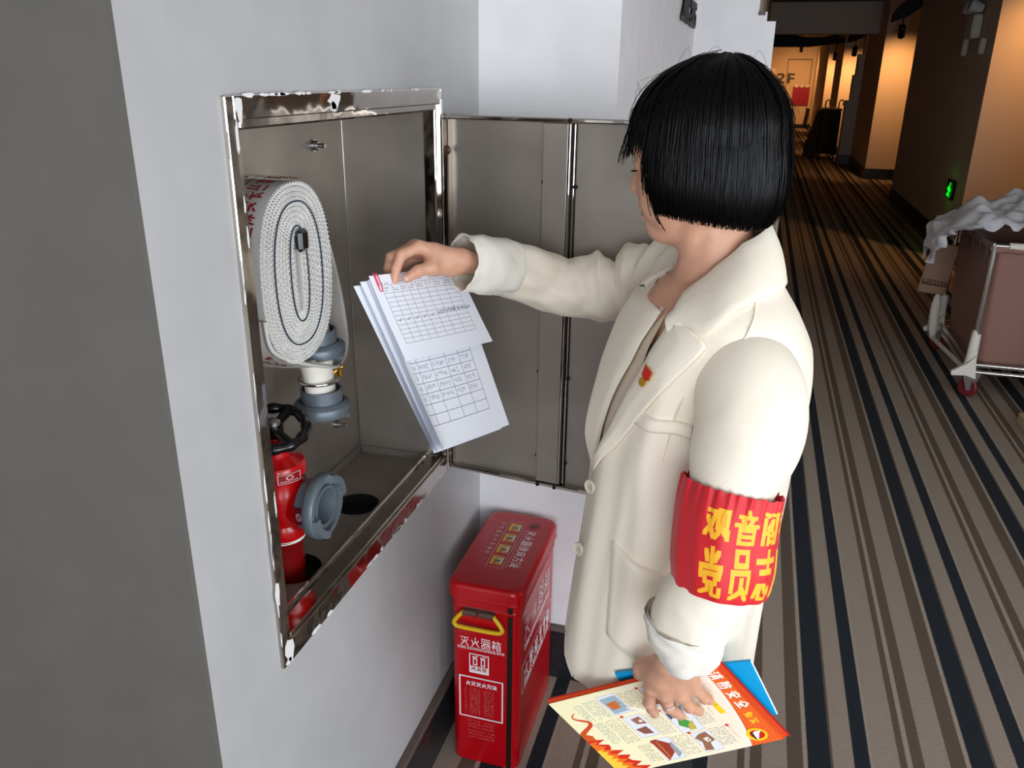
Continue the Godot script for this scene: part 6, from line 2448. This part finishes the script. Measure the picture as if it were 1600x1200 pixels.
# ---------- linen cart ----------
func build_cart() -> void:
	var x0 := 1.17
	var x1 := 1.76
	var z0 := -5.35
	var z1 := -4.52
	var o := Vector3((x0 + x1) / 2, 0, (z0 + z1) / 2)
	var c := thing("linen_cart", "laundry cart with a brown canvas bag on a chrome frame, right of the corridor", "linen cart", o)
	# bag: four sagging sides and a bottom
	var bag := MB.new(o)
	var rows := []
	var out := rounded(x0 + 0.015, x1 - 0.015, z0 + 0.015, z1 - 0.015, 0.05, 5)
	var cc := Vector2(o.x, o.z)
	for k in 15:
		var v := k / 14.0
		var row := PackedVector3Array()
		for j in out.size() + 1:
			var p := out[j % out.size()]
			var d := p - cc
			var s := 1.0 - 0.10 * v * v + 0.025 * sin(v * PI) + 0.012 * sin(j * 1.7 + v * 4.0) * (1.0 - v)
			row.append(Vector3(cc.x + d.x * s, lerpf(0.765, 0.17, v) + 0.008 * sin(j * 2.1) * (1.0 - v), cc.y + d.y * s))
		rows.append(row)
	bag.grid(rows, true)
	var bt := []
	for j in out.size():
		bt.append(rows[14][j])
	bag.face(bt, Vector3.DOWN)
	obj("bag", bag, M.bag, c)
	# rolled hem tied round the top rail
	var hm := MB.new(o)
	var hp := []
	for q in [Vector3(x0, 0.775, z1), Vector3(x0, 0.775, z0), Vector3(x1, 0.775, z0), Vector3(x1, 0.775, z1), Vector3(x0, 0.775, z1)]:
		hp.append(q)
	for k in 4:
		var p := []
		for q in 17:
			p.append(hp[k].lerp(hp[k + 1], q / 16.0) + Vector3(0, 0.004 * sin(q * 2.3), 0))
		hm.tube(p, 0.019, 8)
	obj("bag_hem", hm, M.bag, c)
	for k in 6:
		var cords := MB.new(o)
		var q := Vector3(x0, 0.775, lerpf(z1 - 0.05, z0 + 0.05, k / 5.0))
		cords.tube(ring(q, 0.023, 12, Vector3.BACK), 0.004, 6, true)
		cords.tube(smooth([q + Vector3(-0.02, -0.01, 0), q + Vector3(-0.025, -0.05, 0.012), q + Vector3(-0.015, -0.09, -0.008)], 3), 0.0035, 5)
		obj("tie_cord", cords, M.ledge, c)
	for q in [Vector3(x0, 0, z1), Vector3(x1, 0, z1), Vector3(x0, 0, z0), Vector3(x1, 0, z0)]:
		var lg := MB.new(o)
		lg.tube([q + Vector3(0, 0.13, 0), q + Vector3(0, 0.79, 0)], 0.013, 12)
		obj("leg", lg, M.silver, c)
		var pd := MB.new(o)
		pd.tube(smooth([q + Vector3(0, 0.13, 0), q + Vector3(0, 0.22, 0), q + Vector3(0, 0.33, 0), q + Vector3(0.002, 0.345, 0)], 4), [0.034, 0.036, 0.032, 0.028, 0.026, 0.026, 0.025, 0.024, 0.023, 0.023, 0.023, 0.022, 0.02], 10)
		pd.prism(PackedVector2Array([Vector2(0.01, 0.06), Vector2(-0.02, 0.02), Vector2(-0.09, -0.03), Vector2(-0.085, -0.05), Vector2(-0.02, -0.045), Vector2(0.03, -0.06)]), 0.02, Transform3D(Basis.IDENTITY, q + Vector3(0, 0.17, 0.02)))
		obj("cloth_wrap", pd, M.lining, c)
		var cf := MB.new(o)
		for s in [-1.0, 1.0]:
			cf.prism(PackedVector2Array([Vector2(-0.04, 0.13), Vector2(0.045, 0.13), Vector2(0.02, 0.04), Vector2(-0.01, 0.04)]), 0.003, Transform3D(Basis.IDENTITY, q + Vector3(0.01, 0, s * 0.02)))
		cf.tube([q + Vector3(0, 0.12, 0), q + Vector3(0, 0.16, 0)], 0.012, 8)
		var fork := obj("caster_fork", cf, M.bolt, c)
		var wh := MB.new(o)
		wh.lathe([Vector2(0.008, -0.013), Vector2(0.044, -0.013), Vector2(0.050, -0.008), Vector2(0.050, 0.008), Vector2(0.044, 0.013), Vector2(0.008, 0.013)], Transform3D(Basis(Vector3.UP, 0.9) * Basis(Vector3.BACK, PI / 2), q + Vector3(0.012, 0.051, 0)), 24)
		obj("caster_wheel", wh, M.wheel, fork)
	for y in [0.135, 0.175]:
		var rl := MB.new(o)
		for q in [[Vector3(x0, y, z1), Vector3(x1, y, z1)], [Vector3(x0, y, z0), Vector3(x1, y, z0)], [Vector3(x0, y, z0), Vector3(x0, y, z1)], [Vector3(x1, y, z0), Vector3(x1, y, z1)]]:
			rl.tube(q, 0.012, 10)
		obj("lower_rail", rl, M.silver, c)
	var tr := MB.new(o)
	for q in [[Vector3(x0, 0.79, z1), Vector3(x1, 0.79, z1)], [Vector3(x0, 0.79, z0), Vector3(x1, 0.79, z0)], [Vector3(x0, 0.79, z0), Vector3(x0, 0.79, z1)], [Vector3(x1, 0.79, z0), Vector3(x1, 0.79, z1)]]:
		tr.tube(q, 0.012, 10)
	obj("top_rail", tr, M.silver, c)
	var tp := MB.new(o)
	for k in 4:
		tp.tube([Vector3(x0 + 0.06 + k * 0.1, 0.79, z1), Vector3(x0 + 0.13 + k * 0.1, 0.79, z1)], 0.019 + 0.002 * (k % 2), 9)
	obj("cloth_binding", tp, M.lining, c)
	# heap of white linen hanging over the side
	var lo := Vector3(x0 + 0.1, 0.80, -4.95)
	var nz := FastNoiseLite.new()
	nz.seed = 6
	nz.frequency = 0.02
	nz.fractal_octaves = 3
	var ln := MB.new(lo)
	rows = []
	for k in 41:
		var v := k / 40.0
		var row := PackedVector3Array()
		for j in 41:
			var u := j / 40.0
			# u runs from the hanging edge (left) to the far side, v along the cart
			var x: float
			var y: float
			var z := lerpf(-5.30, -4.66, v)
			if u < 0.35:
				var q := u / 0.35
				x = lerpf(x0 - 0.17 + 0.05 * sin(v * 6.0), x0 - 0.045, q * q)
				y = lerpf(0.56 + 0.14 * v + 0.04 * sin(v * 8.0), 0.83, sqrt(q))
			else:
				var q := (u - 0.35) / 0.65
				x = lerpf(x0 - 0.045, x1 - 0.1, q)
				y = 0.83 + 0.10 * sin(q * PI * 0.8 + 0.2) * sin(v * PI * 0.9 + 0.2) - 0.04 * q
			var w := absf(nz.get_noise_3d(u * 150.0, v * 110.0, 0.0)) * 0.14
			row.append(Vector3(x - (w * 0.8 if u < 0.35 else 0.0), y + w * (0.3 if u < 0.35 else 1.0), z + 0.03 * nz.get_noise_2d(u * 90.0, v * 60.0 + 50.0)))
		rows.append(row)
	ln.grid(rows)
	tag(obj("linen", ln, M.linen), "heap of crumpled white linen hanging over the rim of the laundry cart", "linen")
	# printed bag hanging behind the corner, and a broom-like stick along the foot
	var po := Vector3(x0 - 0.04, 0.5, -5.3)
	var im := canvas(128, 192, Color(0.62, 0.50, 0.40))
	im.fill_rect(Rect2i(0, 140, 128, 22), Color(0.35, 0.25, 0.2))
	fine_print(im, Rect2(10, 142, 110, 20), Vector2(16, 18), Color(0.75, 0.66, 0.55), 12)
	var bg := MB.new(po)
	bg.box(po + Vector3(-0.03, 0, -0.02), Vector3(0.15, 0.30, 0.03), 0.006, Basis(Vector3.BACK, -0.12))
	tag(obj("paper_bag", bg, printed(im, 0.8)), "brown printed bag hanging under the white linen behind the cart's corner", "bag")
	var so := Vector3(x0 - 0.03, 0.02, -5.1)
	var stk := MB.new(so)
	stk.tube([Vector3(x0 - 0.01, 0.13, -4.62), Vector3(x0 - 0.045, 0.10, -5.25)], 0.013, 8)
	stk.tube(smooth([Vector3(x0 - 0.045, 0.10, -5.25), Vector3(x0 - 0.05, 0.22, -5.28), Vector3(x0 - 0.055, 0.36, -5.27)], 4), [0.016, 0.02, 0.024, 0.028, 0.028, 0.028, 0.026, 0.02, 0.012], 10)
	tag(obj("duster", stk, M.lining), "pale duster with a long handle laid along the cart's lower rail", "duster")
